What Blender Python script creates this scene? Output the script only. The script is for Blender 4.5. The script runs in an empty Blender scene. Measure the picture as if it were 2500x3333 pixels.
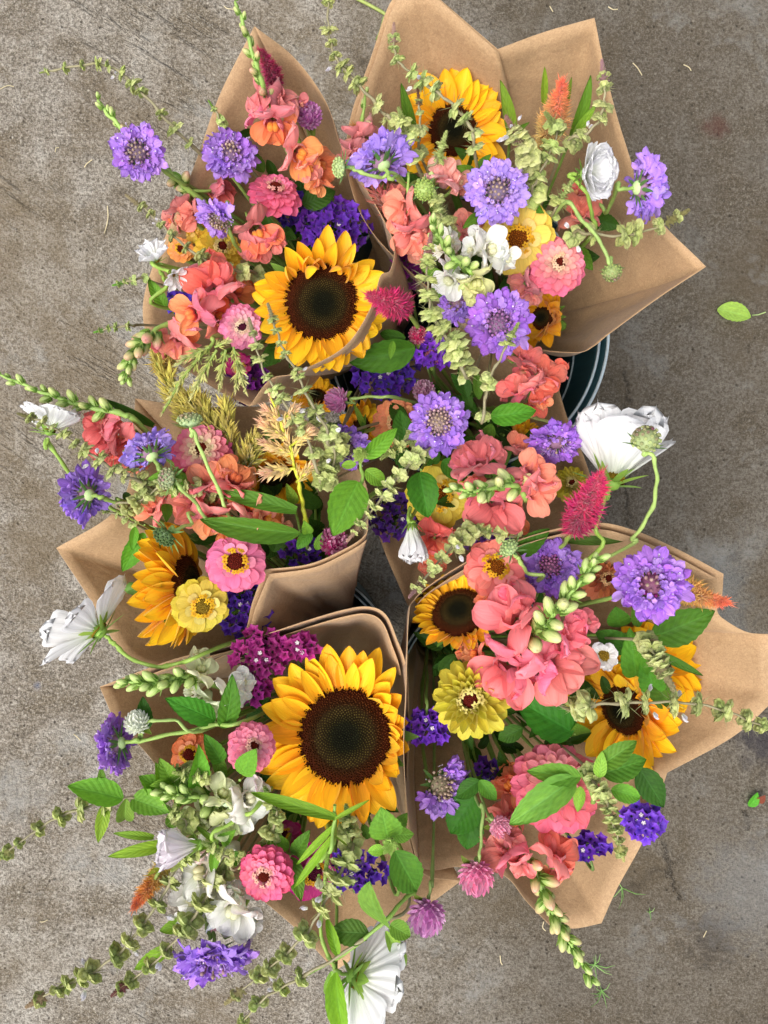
import bpy, math, random
import numpy as np
from mathutils import Vector as V, Matrix as MX

SC = bpy.context.scene
COL = SC.collection
RN = random.Random(11)
PI = math.pi
CAMZ = 1.11                      # camera height over the concrete, metres
K = 0.998 / 2500                 # metres per photo pixel and metre of distance

# ---------------------------------------------------------------- camera, sky, sun, exposure
cam = bpy.data.cameras.new('camera')
cam.sensor_fit = 'HORIZONTAL'; cam.sensor_width = 36.0; cam.lens = 36.0 / 0.998
cam.clip_start = 0.02; cam.clip_end = 100
camo = bpy.data.objects.new('camera', cam); COL.objects.link(camo)
camo.location = (0, 0, CAMZ); SC.camera = camo

SUN_EL, SUN_AZ = math.radians(62), math.radians(222)      # azimuth: math angle, light comes from lower left
wd = bpy.data.worlds.new('World'); SC.world = wd; wd.use_nodes = True
nt = wd.node_tree
sky = nt.nodes.new('ShaderNodeTexSky'); sky.sky_type = 'NISHITA'; sky.sun_disc = False
sky.sun_elevation = SUN_EL; sky.sun_rotation = math.radians(90) - SUN_AZ
sky.air_density = 1.0; sky.dust_density = 4.0; sky.ozone_density = 0.6
hsv = nt.nodes.new('ShaderNodeHueSaturation'); hsv.inputs['Saturation'].default_value = .3     # thin overcast: nearly white sky
nt.links.new(sky.outputs[0], hsv.inputs['Color']); nt.links.new(hsv.outputs[0], nt.nodes['Background'].inputs[0])
nt.nodes['Background'].inputs[1].default_value = 0.12
sd = bpy.data.lights.new('sun', 'SUN'); sd.energy = 1.45; sd.angle = math.radians(42); sd.color = (1, .955, .88)
so = bpy.data.objects.new('sun', sd); COL.objects.link(so)
d = V((math.cos(SUN_EL) * math.cos(SUN_AZ), math.cos(SUN_EL) * math.sin(SUN_AZ), math.sin(SUN_EL)))
so.rotation_euler = d.to_track_quat('Z', 'Y').to_euler(); so.location = d * 3
SC.view_settings.view_transform = 'Standard'; SC.view_settings.look = 'None'
SC.view_settings.exposure = 0.86; SC.view_settings.gamma = 1.0
SC.cycles.max_bounces = 8; SC.cycles.diffuse_bounces = 4; SC.cycles.transmission_bounces = 4
SC.cycles.use_denoising = True

# ---------------------------------------------------------------- small helpers
def P(x, y, z):
    """Point at height z that the photo shows at pixel (x, y)."""
    s = (CAMZ - z) * K
    return V(((x - 1250) * s, -(y - 1666.5) * s, z))
def PX(n, z): return n * (CAMZ - z) * K
def hx(h):
    h = h.lstrip('#'); o = []
    for i in (0, 2, 4):
        c = int(h[i:i+2], 16) / 255
        o.append(c / 12.92 if c <= .04045 else ((c + .055) / 1.055) ** 2.4)
    return tuple(o)
def mixc(a, b, f): return tuple(x + (y - x) * f for x, y in zip(a, b))
def lerp(a, b, f): return a + (b - a) * f
def sc(x, y=None, z=None):
    y = x if y is None else y; z = x if z is None else z
    return MX.Diagonal((x, y, z, 1))
def RX(a): return MX.Rotation(a, 4, 'X')
def RY(a): return MX.Rotation(a, 4, 'Y')
def RZ(a): return MX.Rotation(a, 4, 'Z')
T = lambda x, y=0, z=0: MX.Translation(V(x) if hasattr(x, '__len__') else V((x, y, z)))
rad = math.radians

def frame(pos, az, tilt, spin=0):
    """Matrix at pos whose Z leans by tilt degrees from the view line towards image direction az."""
    c = (V((0, 0, CAMZ)) - pos).normalized()
    r = V((1, 0, 0)); r = (r - c * r.dot(c)).normalized(); u = c.cross(r)
    dd = r * math.cos(rad(az)) + u * math.sin(rad(az))
    f = c * math.cos(rad(tilt)) + dd * math.sin(rad(tilt))
    x = dd * math.cos(rad(tilt)) - c * math.sin(rad(tilt))
    return basis(x, f, pos) @ RZ(rad(spin))
def basis(x, z, pos):
    """X roughly along x, Z exactly along z."""
    z = z.normalized(); x = (x - z * x.dot(z))
    x = x.normalized() if x.length > 1e-6 else z.orthogonal().normalized()
    y = z.cross(x)
    return MX(((x.x, y.x, z.x, pos.x), (x.y, y.y, z.y, pos.y), (x.z, y.z, z.z, pos.z), (0, 0, 0, 1)))
def basis_x(x, z, pos):
    """X exactly along x, Z roughly along z."""
    x = x.normalized(); z = z - x * z.dot(x)
    z = z.normalized() if z.length > 1e-6 else x.orthogonal().normalized()
    y = z.cross(x)
    return MX(((x.x, y.x, z.x, pos.x), (x.y, y.y, z.y, pos.y), (x.z, y.z, z.z, pos.z), (0, 0, 0, 1)))

def catmull(pts, k):
    out = []; n = len(pts)
    for i in range(n - 1):
        p1, p2 = pts[i], pts[i+1]
        p0 = pts[i-1] if i else p1 * 2 - p2
        p3 = pts[i+2] if i + 2 < n else p2 * 2 - p1
        for j in range(k):
            t = j / k
            out.append(.5 * ((2 * p1) + (p2 - p0) * t + (2 * p0 - 5 * p1 + 4 * p2 - p3) * t * t + (3 * p1 - p0 - 3 * p2 + p3) * t ** 3))
    out.append(pts[-1].copy())
    return out

class Geo:
    def __init__(s): s.v = []; s.f = []; s.t = []; s.w = []; s.c = []
    def grid(s, pts, ni, nj, ts, ws, closed=False):
        b = len(s.v); s.v += pts; s.t += ts; s.w += ws
        for i in range(ni - 1):
            for j in range(nj - (0 if closed else 1)):
                k = (j + 1) % nj
                s.f.append((b + i * nj + j, b + (i + 1) * nj + j, b + (i + 1) * nj + k, b + i * nj + k))
    def add(s, o, m=None, col=None):
        b = len(s.v)
        s.v += [m @ V(p) for p in o.v] if m else list(o.v)
        s.f += [tuple(i + b for i in f) for f in o.f]; s.t += o.t; s.w += o.w
        if col is not None: s.c += [col] * len(o.v)
        elif o.c: s.c += o.c
    def mesh(s, name, mat, smooth=True):
        me = bpy.data.meshes.new(name)
        me.from_pydata([tuple(p) for p in s.v], [], s.f)
        if len(s.t) == len(s.v):
            me.attributes.new('t', 'FLOAT', 'POINT').data.foreach_set('value', s.t)
            me.attributes.new('w', 'FLOAT', 'POINT').data.foreach_set('value', s.w)
        if len(s.c) == len(s.v):
            me.attributes.new('tint', 'FLOAT_COLOR', 'POINT').data.foreach_set('color', [x for c in s.c for x in (*c, 1)])
        if smooth: me.polygons.foreach_set('use_smooth', [True] * len(me.polygons))
        me.materials.append(mat)
        return me

def petal_geo(L=1, W=.3, prof=None, nx=7, ny=2, b0=0, b1=0, cup=0, ruf=0, rfreq=3, rph=0, tip=None, rib=0, nrib=3, twist=0, fold=0):
    """Blade along +X, normal +Z. prof(t) half width 0..1, b0..b1 bend angles, tip(w) length factor."""
    g = Geo(); prof = prof or (lambda t: math.sin(PI * min(1, t * .93 + .07) ** .9) ** .7)
    pts, ts, ws = [], [], []; x = z = 0; pt = 0
    for i in range(nx + 1):
        t = math.sin(PI / 2 * i / nx) * .55 + .45 * i / nx
        a = b0 + (b1 - b0) * t; dt = t - pt; pt = t
        x += math.cos(a) * L * dt; z += math.sin(a) * L * dt
        h = prof(t) * W; tw = twist * t
        for j in range(-ny, ny + 1):
            w = j / ny
            off = cup * h * w * w + ruf * math.sin(rfreq * w * 2.2 + rph + t * 2) * t * t * abs(w) ** .5
            off += rib * math.cos(w * PI * nrib) * min(1, 4 * t) + fold * h * abs(w)
            k = (tip(w) if tip else 1) - 1
            yy = h * w; dx = k * L * t ** 3
            o2 = off + yy * math.sin(tw); yy *= math.cos(tw)
            pts.append(V((x - math.sin(a) * o2 + math.cos(a) * dx, yy, z + math.cos(a) * o2 + math.sin(a) * dx)))
            ts.append(t); ws.append(w)
    g.grid(pts, nx + 1, 2 * ny + 1, ts, ws)
    return g

def tube_geo(pts, radii, n=6, cap=True):
    g = Geo(); m = len(pts); vs, ts, ws = [], [], []
    tan = [(pts[min(i+1, m-1)] - pts[max(i-1, 0)]).normalized() for i in range(m)]
    up = tan[0].orthogonal().normalized()
    for i in range(m):
        up = (up - tan[i] * up.dot(tan[i]))
        up = up.normalized() if up.length > 1e-6 else tan[i].orthogonal().normalized()
        s = tan[i].cross(up)
        for j in range(n):
            a = 2 * PI * j / n
            vs.append(pts[i] + (up * math.cos(a) + s * math.sin(a)) * radii[i])
            ts.append(i / (m - 1)); ws.append(j / n)
    g.grid(vs, m, n, ts, ws, closed=True)
    if cap:
        g.f.append(tuple(range(n - 1, -1, -1))); g.f.append(tuple(range((m - 1) * n, m * n)))
    g.f = [tuple(reversed(f)) for f in g.f]
    return g

def lathe_geo(prof, n=12):
    """prof: list of (r, z)."""
    g = Geo(); vs, ts, ws = [], [], []
    for i, (r, z) in enumerate(prof):
        for j in range(n):
            a = 2 * PI * j / n
            vs.append(V((r * math.cos(a), r * math.sin(a), z))); ts.append(i / (len(prof) - 1)); ws.append(j / n)
    g.grid(vs, len(prof), n, ts, ws, closed=True)
    g.f = [tuple(reversed(f)) for f in g.f]
    return g
def ball_geo(rx, rz, n=8, m=5):
    pr = [(max(1e-4, rx * math.sin(PI * i / m)), -rz * math.cos(PI * i / m)) for i in range(m + 1)]
    return lathe_geo(pr, n)
def spike_geo(L, w, th=None):
    """little pointed bract along +X, four sides"""
    g = Geo(); th = th or w
    g.v = [V((0, 0, 0)), V((L * .4, w, 0)), V((L * .4, 0, th)), V((L * .4, -w, 0)), V((L * .4, 0, -th)), V((L, 0, 0))]
    g.f = [(0, 2, 1), (0, 3, 2), (0, 4, 3), (0, 1, 4), (5, 1, 2), (5, 2, 3), (5, 3, 4), (5, 4, 1)]
    g.t = [0, .4, .4, .4, .4, 1]; g.w = [0, .5, 0, -.5, 0, 0]
    return g

# ---------------------------------------------------------------- things and parts
WM = {}; KIDS = {}
def thing(name, label, cat, loc, group=None):
    o = bpy.data.objects.new(name, None); COL.objects.link(o)
    o.location = loc; o.empty_display_size = .01
    o['label'] = label; o['category'] = cat
    if group: o['group'] = group
    WM[o] = T(loc)
    return o
def part(name, me, par, m, col=None, kind=None):
    o = bpy.data.objects.new(name, me); COL.objects.link(o)
    KIDS.setdefault(par, []).append(o)
    o.parent = par; o.matrix_basis = WM[par].inverted() @ m; WM[o] = m
    if col: o.color = (*col, 1)
    if kind: o['kind'] = kind
    return o
def local_geo(g, par):
    l = WM[par].translation
    g.v = [p - l for p in g.v]
    return g
def solid(name, me, label=None, cat=None, group=None, kind=None, col=None, loc=None):
    o = bpy.data.objects.new(name, me); COL.objects.link(o)
    if loc is not None: o.location = loc
    if label: o['label'] = label
    if cat: o['category'] = cat
    if group: o['group'] = group
    if kind: o['kind'] = kind
    if col: o.color = (*col, 1)
    return o

# ---------------------------------------------------------------- materials
class Nodes:
    def __init__(s, name):
        s.m = bpy.data.materials.new(name); s.m.use_nodes = True; s.t = s.m.node_tree
        s.b = s.t.nodes['Principled BSDF']; s.o = s.t.nodes['Material Output']
    def n(s, typ, **kw):
        nd = s.t.nodes.new('ShaderNode' + typ)
        ins = kw.pop('ins', {})
        for k, v in kw.items(): setattr(nd, k, v)
        for k, v in ins.items(): s.put(nd.inputs[k], v)
        return nd
    def put(s, sock, v):
        if isinstance(v, bpy.types.NodeSocket): s.t.links.new(v, sock)
        else: sock.default_value = v
    def math(s, op, a, b=0, c=0, clamp=False):
        nd = s.t.nodes.new('ShaderNodeMath'); nd.operation = op; nd.use_clamp = clamp
        for i, v in enumerate((a, b, c)): s.put(nd.inputs[i], v)
        return nd.outputs[0]
    def mix(s, f, a, b, mode='MIX'):
        nd = s.t.nodes.new('ShaderNodeMix'); nd.data_type = 'RGBA'; nd.blend_type = mode
        s.put(nd.inputs[0], f); s.put(nd.inputs[6], a if isinstance(a, bpy.types.NodeSocket) else (*a, 1)); s.put(nd.inputs[7], b if isinstance(b, bpy.types.NodeSocket) else (*b, 1))
        return nd.outputs[2]
    def ramp(s, f, stops):
        nd = s.t.nodes.new('ShaderNodeValToRGB'); s.put(nd.inputs[0], f); e = nd.color_ramp.elements
        while len(e) < len(stops): e.new(.5)
        for el, (p, c) in zip(e, stops):
            el.position = p; el.color = (c, c, c, 1) if isinstance(c, (int, float)) else (*c, 1)
        return nd.outputs[0]
    def attr(s, n): return s.n('Attribute', attribute_name=n).outputs['Fac']
    def noise(s, vec, scale, detail=3, rough=.55, dist=0):
        nd = s.n('TexNoise', ins={'Scale': scale, 'Detail': detail, 'Roughness': rough, 'Distortion': dist})
        if vec is not None: s.put(nd.inputs['Vector'], vec)
        return nd.outputs['Fac']
    def bump(s, h, st, dist=.001, nrm=None):
        nd = s.n('Bump', ins={'Strength': st, 'Distance': dist, 'Height': h})
        if nrm is not None: s.put(nd.inputs['Normal'], nrm)
        return nd.outputs[0]
    def thin(s, col, trans):
        """mix the Principled surface with light passing through"""
        tr = s.n('BsdfTranslucent'); s.put(tr.inputs[0], col)
        mx = s.n('MixShader'); mx.inputs[0].default_value = trans
        s.t.links.new(s.b.outputs[0], mx.inputs[1]); s.t.links.new(tr.outputs[0], mx.inputs[2])
        s.t.links.new(mx.outputs[0], s.o.inputs[0])

def vec3(n, x, y, z):
    c = n.n('CombineXYZ'); n.put(c.inputs[0], x); n.put(c.inputs[1], y); n.put(c.inputs[2], z); return c.outputs[0]

def petal_mat(name, basemul=(1, 1, 1), tipmul=(1, 1, 1), pos=.35, streak=.25, freq=9, trans=.3, rough=.5, vary=.22, sheen=.15):
    n = Nodes(name); oi = n.n('ObjectInfo')
    t, w = n.attr('t'), n.attr('w')
    f = n.ramp(t, [(0, 0), (pos, .6), (min(1, pos + .45), 1)])
    col = n.mix(1, oi.outputs['Color'], n.mix(f, basemul, tipmul), 'MULTIPLY')
    vec = vec3(n, n.math('MULTIPLY', w, freq), n.math('MULTIPLY', t, 1.6), n.math('MULTIPLY', oi.outputs['Random'], 37.0))
    nz = n.noise(vec, 1.0, 3)
    k = n.math('MULTIPLY_ADD', nz, streak * 2, 1 - streak)
    k = n.math('MULTIPLY', k, n.math('MULTIPLY_ADD', oi.outputs['Random'], vary, 1 - vary * .6))
    col = n.mix(1, col, vec3(n, k, k, k), 'MULTIPLY')
    hs = n.n('HueSaturation'); n.put(hs.inputs['Color'], col)
    n.put(hs.inputs['Hue'], n.math('MULTIPLY_ADD', n.math('FRACT', n.math('MULTIPLY', oi.outputs['Random'], 7.31)), .022, .489))
    col = hs.outputs[0]
    n.put(n.b.inputs['Base Color'], col); n.b.inputs['Roughness'].default_value = rough
    n.b.inputs['Specular IOR Level'].default_value = .3
    n.b.inputs['Sheen Weight'].default_value = sheen
    n.put(n.b.inputs['Normal'], n.bump(nz, .35, .0012))
    n.thin(col, trans)
    return n.m

M_petal = petal_mat('soft_petal', (.92, .88, .92), (1.03, 1.03, 1.03))
M_sun = petal_mat('sunflower_ray', (.95, .74, .5), (1, 1, 1), .25, .26, 9, .22, .5, .14)
M_scab = petal_mat('scabious_floret', (1.12, 1.1, 1.02), (.98, .96, 1.0), .5, .42, 7, .25, .55, .42)
M_white = petal_mat('white_petal', (.86, .93, .62), (.97, .97, .975), .12, .2, 15, .35, .5, .06)
M_snap = petal_mat('snapdragon_petal', (.92, .72, .75), (1.12, 1.12, 1.13), .5, .34, 7, .36, .5, .32, .3)
M_cel = petal_mat('celosia_tuft', (.9, .86, .85), (1.1, 1.1, 1.1), .5, .2, 4, .2, .65, .4, .4)
M_calyx = petal_mat('green_calyx', (.95, 1.0, .8), (1.18, 1.12, 1.05), .4, .25, 4, .4, .55, .3)

def tint_mat(name, rough=.7):
    n = Nodes(name)
    a = n.n('Attribute', attribute_name='tint')
    nz = n.noise(n.n('TexCoord').outputs['Object'], 900, 2)
    k = n.math('MULTIPLY_ADD', nz, .8, .6)
    n.put(n.b.inputs['Base Color'], n.mix(1, a.outputs['Color'], vec3(n, k, k, k), 'MULTIPLY'))
    n.b.inputs['Roughness'].default_value = 1.0; n.b.inputs['Specular IOR Level'].default_value = .04
    return n.m
M_tint = tint_mat('flower_disc')

def plain_mat(name, rough=.5, vary=.25, trans=0, bump=.2, scale=260, spec=.4):
    n = Nodes(name); oi = n.n('ObjectInfo')
    tc = n.n('TexCoord').outputs['Object']
    nz = n.noise(tc, scale, 3); nb = n.noise(tc, 38, 2)
    k = n.math('MULTIPLY_ADD', nz, .5, .75); k = n.math('MULTIPLY', k, n.math('MULTIPLY_ADD', nb, .7, .65))
    k = n.math('MULTIPLY', k, n.math('MULTIPLY_ADD', oi.outputs['Random'], vary, 1 - vary / 2))
    col = n.mix(1, oi.outputs['Color'], vec3(n, k, k, k), 'MULTIPLY')
    n.put(n.b.inputs['Base Color'], col); n.b.inputs['Roughness'].default_value = rough
    n.b.inputs['Specular IOR Level'].default_value = spec
    n.put(n.b.inputs['Normal'], n.bump(nz, bump, .0006))
    if trans: n.thin(col, trans)
    return n.m
M_stem = plain_mat('green_stem', .5)
M_pin = plain_mat('pincushion_bud', .45, .4, .12)

def leaf_mat():
    n = Nodes('leaf_blade'); oi = n.n('ObjectInfo'); t, w = n.attr('t'), n.attr('w')
    aw = n.math('ABSOLUTE', w)
    ph = n.math('SUBTRACT', n.math('MULTIPLY', t, 8.0), n.math('MULTIPLY', aw, 2.1))
    tri = n.math('ABSOLUTE', n.math('SUBTRACT', n.math('FRACT', ph), .5))       # 0 at the vein
    vein = n.ramp(tri, [(0, 1), (.06, .5), (.16, 0)])
    mid = n.ramp(aw, [(0, 1), (.035, .8), (.08, 0)])
    vn = n.math('MAXIMUM', n.math('MULTIPLY', vein, .45), mid)
    tc = n.n('TexCoord').outputs['Object']
    yel = n.mix(1, oi.outputs['Color'], (1.22, .92, .62), 'MULTIPLY')
    nz = n.noise(vec3(n, n.math('MULTIPLY', w, 6), n.math('MULTIPLY', t, 9), n.math('MULTIPLY', oi.outputs['Random'], 51)), 1.0, 4, .6)
    k = n.math('MULTIPLY_ADD', nz, 1.0, .5)
    k = n.math('MULTIPLY', k, n.math('MULTIPLY_ADD', oi.outputs['Random'], .55, .66))
    blo = n.noise(vec3(n, n.math('MULTIPLY', w, 1.6), n.math('MULTIPLY', t, 2.2), n.math('MULTIPLY', oi.outputs['Random'], 83)), 1.0, 3, .6)
    yel = n.mix(n.ramp(blo, [(.45, 0), (.75, .55)]), yel, n.mix(1, oi.outputs['Color'], (1.75, 1.2, .6), 'MULTIPLY'))
    col = n.mix(1, yel, vec3(n, k, k, k), 'MULTIPLY')
    lite = n.mix(1, oi.outputs['Color'], (1.5, 1.3, 1.4), 'MULTIPLY')
    col = n.mix(n.math('MULTIPLY', vn, .3), col, lite)
    geo = n.n('NewGeometry')
    col = n.mix(n.math('MULTIPLY', geo.outputs['Backfacing'], .55), col, n.mix(1, oi.outputs['Color'], (1.5, 1.4, 1.9), 'MULTIPLY'))
    n.put(n.b.inputs['Base Color'], col); n.b.inputs['Roughness'].default_value = .6
    n.b.inputs['Specular IOR Level'].default_value = .24
    h = n.math('SUBTRACT', n.math('MULTIPLY', tri, 2), n.math('MULTIPLY', mid, .8))
    n.put(n.b.inputs['Normal'], n.bump(h, .35, .0009))
    n.thin(n.mix(1, col, (1.3, 1.2, .5), 'MULTIPLY'), .28)
    return n.m
M_leaf = leaf_mat()

def paper_mat():
    n = Nodes('kraft_paper'); tc = n.n('TexCoord').outputs['Object']; oi = n.n('ObjectInfo')
    t, w = n.attr('t'), n.attr('w')
    fib = n.noise(tc, 420, 4, .7, 1.5)
    big = n.noise(tc, 9, 3)
    mp = n.n('Mapping', ins={'Scale': (40, 900, 200)}); n.put(mp.inputs[0], tc)
    lin = n.noise(mp.outputs[0], 1, 2)
    col = n.mix(n.ramp(fib, [(.3, 0), (.7, 1)]), hx('aa8864'), hx('ccab84'))
    k = n.math('MULTIPLY_ADD', big, .3, .85)
    k = n.math('MULTIPLY', k, n.math('MULTIPLY_ADD', lin, .16, .92))
    col = n.mix(1, col, vec3(n, k, k, k), 'MULTIPLY')
    n.put(n.b.inputs['Base Color'], col); n.b.inputs['Roughness'].default_value = .72
    n.b.inputs['Specular IOR Level'].default_value = .35; n.b.inputs['Sheen Weight'].default_value = .12
    bm = n.bump(fib, .3, .0005)
    cr = n.noise(vec3(n, n.math('MULTIPLY', w, 22), n.math('MULTIPLY', t, 3.4), n.math('MULTIPLY', oi.outputs['Random'], 9)), 1, 3, .5, .6)
    cr = n.math('ABSOLUTE', n.math('SUBTRACT', cr, .5))
    bm = n.bump(n.ramp(cr, [(0, 0), (.07, 1)]), .16, .0014, bm)
    vo = n.n('TexVoronoi', feature='SMOOTH_F1', ins={'Scale': 15, 'Smoothness': .12}); wv = n.n('VectorMath', operation='ADD'); n.put(wv.inputs[0], tc)
    nw = n.n('TexNoise', ins={'Scale': 9, 'Detail': 2}); n.put(nw.inputs['Vector'], tc); sv = n.n('VectorMath', operation='SCALE', ins={'Scale': .12}); n.put(sv.inputs[0], nw.outputs['Color']); n.put(wv.inputs[1], sv.outputs[0]); n.put(vo.inputs['Vector'], wv.outputs[0])
    bm = n.bump(vo.outputs['Distance'], .3, .011, bm)
    n.put(n.b.inputs['Normal'], n.bump(n.noise(tc, 22, 4), .34, .008, bm))
    n.thin(col, .12)
    return n.m
M_paper = paper_mat()

def concrete_mat():
    n = Nodes('worn_concrete'); tc = n.n('TexCoord').outputs['Object']
    sep = n.n('SeparateXYZ'); n.put(sep.inputs[0], tc); X, Y = sep.outputs[0], sep.outputs[1]
    mul, add, sub = (lambda p, q: n.math('MULTIPLY', p, q)), (lambda p, q: n.math('ADD', p, q)), (lambda p, q: n.math('SUBTRACT', p, q))
    big = n.noise(tc, 2.6, 6, .62, .4); med = n.noise(tc, 13, 6, .68, .5); mid = n.noise(tc, 48, 5, .7); fine = n.noise(tc, 205, 3, .7); grit = n.noise(tc, 430, 2, .7)
    lft = n.ramp(n.math('MULTIPLY_ADD', X, -1.2, .32), [(.1, 0), (.6, 1)])      # rougher side of the slab
    col = n.mix(n.ramp(big, [(.38, 0), (.62, 1)]), hx('9c9286'), hx('bdb6ac'))
    col = n.mix(n.ramp(med, [(.38, .8), (.54, 0)]), col, hx('776954'))
    col = n.mix(n.ramp(med, [(.54, 0), (.68, .7)]), col, hx('c6c0b7'))
    col = n.mix(n.ramp(mid, [(.36, .5), (.54, 0)]), col, hx('6b6358'))
    col = n.mix(n.ramp(mid, [(.54, 0), (.72, .5)]), col, hx('cbc6be'))
    col = n.mix(n.ramp(fine, [(.38, .7), (.54, 0)]), col, hx('5a5248'))
    col = n.mix(n.ramp(fine, [(.52, 0), (.7, .5)]), col, hx('d3ccc1'))
    col = n.mix(n.ramp(grit, [(.55, 0), (.7, .55)]), col, hx('ddd6cb'))
    col = n.mix(n.ramp(grit, [(.32, .6), (.46, 0)]), col, hx('4a4239'))
    vo = n.n('TexVoronoi', ins={'Scale': 110, 'Randomness': 1}); n.put(vo.inputs['Vector'], tc)
    pit = n.ramp(vo.outputs['Distance'], [(.1, 1), (.26, 0)])
    sp = n.n('SeparateColor'); n.put(sp.inputs[0], vo.outputs['Color'])
    darkp = mul(pit, n.math('GREATER_THAN', sp.outputs[0], .8)); palep = mul(pit, n.math('LESS_THAN', sp.outputs[0], .1))
    col = n.mix(mul(darkp, .7), col, hx('322a22')); col = n.mix(mul(palep, .6), col, hx('e0d8ca'))
    # brown and blue-grey stains, light falloff to the right painted as darker brown
    st = n.noise(tc, 2.1, 6, .64, .7)
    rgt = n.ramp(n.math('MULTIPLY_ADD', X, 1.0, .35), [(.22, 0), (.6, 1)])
    col = n.mix(n.ramp(st, [(.47, 0), (.58, .55)]), col, hx('7a6a53'))
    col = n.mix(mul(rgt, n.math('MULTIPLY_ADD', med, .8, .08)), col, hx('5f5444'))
    sc2 = n.noise(tc, 6.3, 7, .74, .3)
    col = n.mix(n.ramp(sc2, [(.56, 0), (.66, .55)]), col, hx('aaa9a6'))
    col = n.mix(n.ramp(n.noise(tc, 9, 7, .76, .5), [(.30, .6), (.40, 0)]), col, hx('463c30'))
    def spot(px, py, r, cc, k):
        dd = n.math('SQRT', add(n.math('POWER', sub(X, px), 2), n.math('POWER', sub(Y, py), 2)))
        return n.mix(mul(n.ramp(add(dd, mul(sub(mid, .5), r * 2.2)), [(r * .3, 1), (r, 0)]), k), col, hx(cc))
    for s in ((.478, .556, .022, '6d3a34', .5), (.485, -.10, .05, '8d97a0', .3), (.50, -.16, .04, '8d97a0', .25), (.548, -.33, .05, '3b3944', .7), (.475, -.62, .05, '4a4440', .5), (.03, .66, .05, 'a8acae', .5), (.53, -.55, .1, 'a3a4a6', .35), (-.5, -.25, .006, '6a80ac', .4)): col = spot(*s)
    wob = n.noise(tc, 11, 6, .75)
    def crack(px, sl, y0, y1):
        dx = n.math('ABSOLUTE', sub(X, add(mul(sub(wob, .5), .08), n.math('MULTIPLY_ADD', Y, sl, px))))
        dx = add(dx, mul(n.math('GREATER_THAN', Y, y1), 1)); dx = add(dx, mul(n.math('LESS_THAN', Y, y0), 1))
        return n.ramp(dx, [(0.0004, 1), (.0013, 0)])
    ck = n.math('MAXIMUM', crack(.352, 0, -.02, .21), n.math('MAXIMUM', crack(.20, -.42, -.56, -.47), crack(.52, .0, -.46, -.43)))
    ck = mul(ck, n.ramp(mid, [(.4, 0), (.5, 1)]))
    col = n.mix(mul(ck, .5), col, hx('2b251f'))
    dk = n.math('MULTIPLY_ADD', rgt, -.24, .80); col = n.mix(1, col, vec3(n, dk, dk, n.math('MULTIPLY', dk, .98)), 'MULTIPLY'); hsv_ = n.n('HueSaturation', ins={'Saturation': 1.02}); n.put(hsv_.inputs['Color'], col); col = hsv_.outputs[0]      # dimmer light on the right, darkened into the slab colour
    n.put(n.b.inputs['Base Color'], col); n.b.inputs['Roughness'].default_value = .9
    n.b.inputs['Specular IOR Level'].default_value = .25
    # slanting trowel drags, in patches
    ca, sa = math.cos(rad(-32)), math.sin(rad(-32))
    U = add(mul(X, ca), mul(Y, sa)); W = sub(mul(Y, ca), mul(X, sa))
    rid = n.noise(vec3(n, mul(U, 9), mul(W, 46), 0), 1, 4, .6, .5)
    patch = mul(lft, n.ramp(n.noise(tc, 3.6, 3), [(.5, 0), (.6, 1)]))
    rr = n.ramp(rid, [(.5, 0), (.62, 1)])
    h = add(mul(fine, n.math('MULTIPLY_ADD', lft, 1.0, 1.3)), mul(mid, .9)); h = add(h, mul(med, 2.0))
    h = add(h, mul(mul(rr, patch), 2.0)); h = sub(h, mul(darkp, .8)); h = add(h, mul(grit, .5)); h = sub(h, mul(ck, 1.2))
    n.put(n.b.inputs['Normal'], n.bump(h, .8, .0034))
    return n.m
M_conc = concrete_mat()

def bucket_mat():
    n = Nodes('dark_teal_plastic'); tc = n.n('TexCoord').outputs['Object']
    mp = n.n('Mapping', ins={'Scale': (300, 300, 6)}); n.put(mp.inputs[0], tc)
    nz = n.noise(mp.outputs[0], 1, 3)
    n.put(n.b.inputs['Base Color'], n.mix(nz, (.008, .034, .044), (.03, .085, .10)))
    n.b.inputs['Roughness'].default_value = .28
    n.put(n.b.inputs['Normal'], n.bump(n.noise(tc, 60, 3), .08, .001))
    return n.m
M_bucket = bucket_mat()
# ---------------------------------------------------------------- shared meshes (alike pieces share them)
def tipround(t, q): return 1.0 if t < q else math.sqrt(max(0, 1 - ((t - q) / (1 - q)) ** 2))
def sm(t): t = max(0, min(1, t)); return t * t * (3 - 2 * t)
def spat(base, q, peak=.7): return lambda t: (base + (1 - base) * sm(t / peak)) * tipround(t, q)
def blade(a=.12, p=.8): return lambda t: max(0, math.sin(PI * min(1, a + (1 - a) * t))) ** p
GREEN = hx('6d9a3c'); DKGREEN = hx('3d6a28'); STEMG = hx('8aa653'); BROWNSTEM = hx('8a7a5c')

PET_SUN = []
for i in range(7):
    PET_SUN.append(petal_geo(1, .25, blade(.2, .66), 9, 2, RN.uniform(-.1, .25), RN.uniform(-.55, .3), RN.uniform(.3, .8), .012, 3, i, rib=.008, nrib=2, twist=RN.uniform(-.35, .35)).mesh('sunflower_petal', M_sun))
PET_SUNC = [petal_geo(1, .24, blade(.2, .7), 8, 2, RN.uniform(.1, .4), RN.uniform(.8, 1.5), RN.uniform(.9, 1.3), .01, 3, i, twist=RN.uniform(-.4, .4)).mesh('sunflower_petal', M_sun) for i in range(3)]
PET_ZIN = [petal_geo(1, .26, spat(.45, .68, .6), 6, 2, .1, RN.uniform(-.55, -.1), RN.uniform(.0, .3), .02, 2, i, rib=.008, nrib=2, twist=RN.uniform(-.12, .12)).mesh('zinnia_petal', M_petal) for i in range(6)]
PET_ZINC = [petal_geo(1, .2, spat(.5, .62, .5), 6, 2, .1, RN.uniform(.5, .9), RN.uniform(.6, .9), 0, 2, i).mesh('zinnia_petal', M_petal) for i in range(3)]
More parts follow.
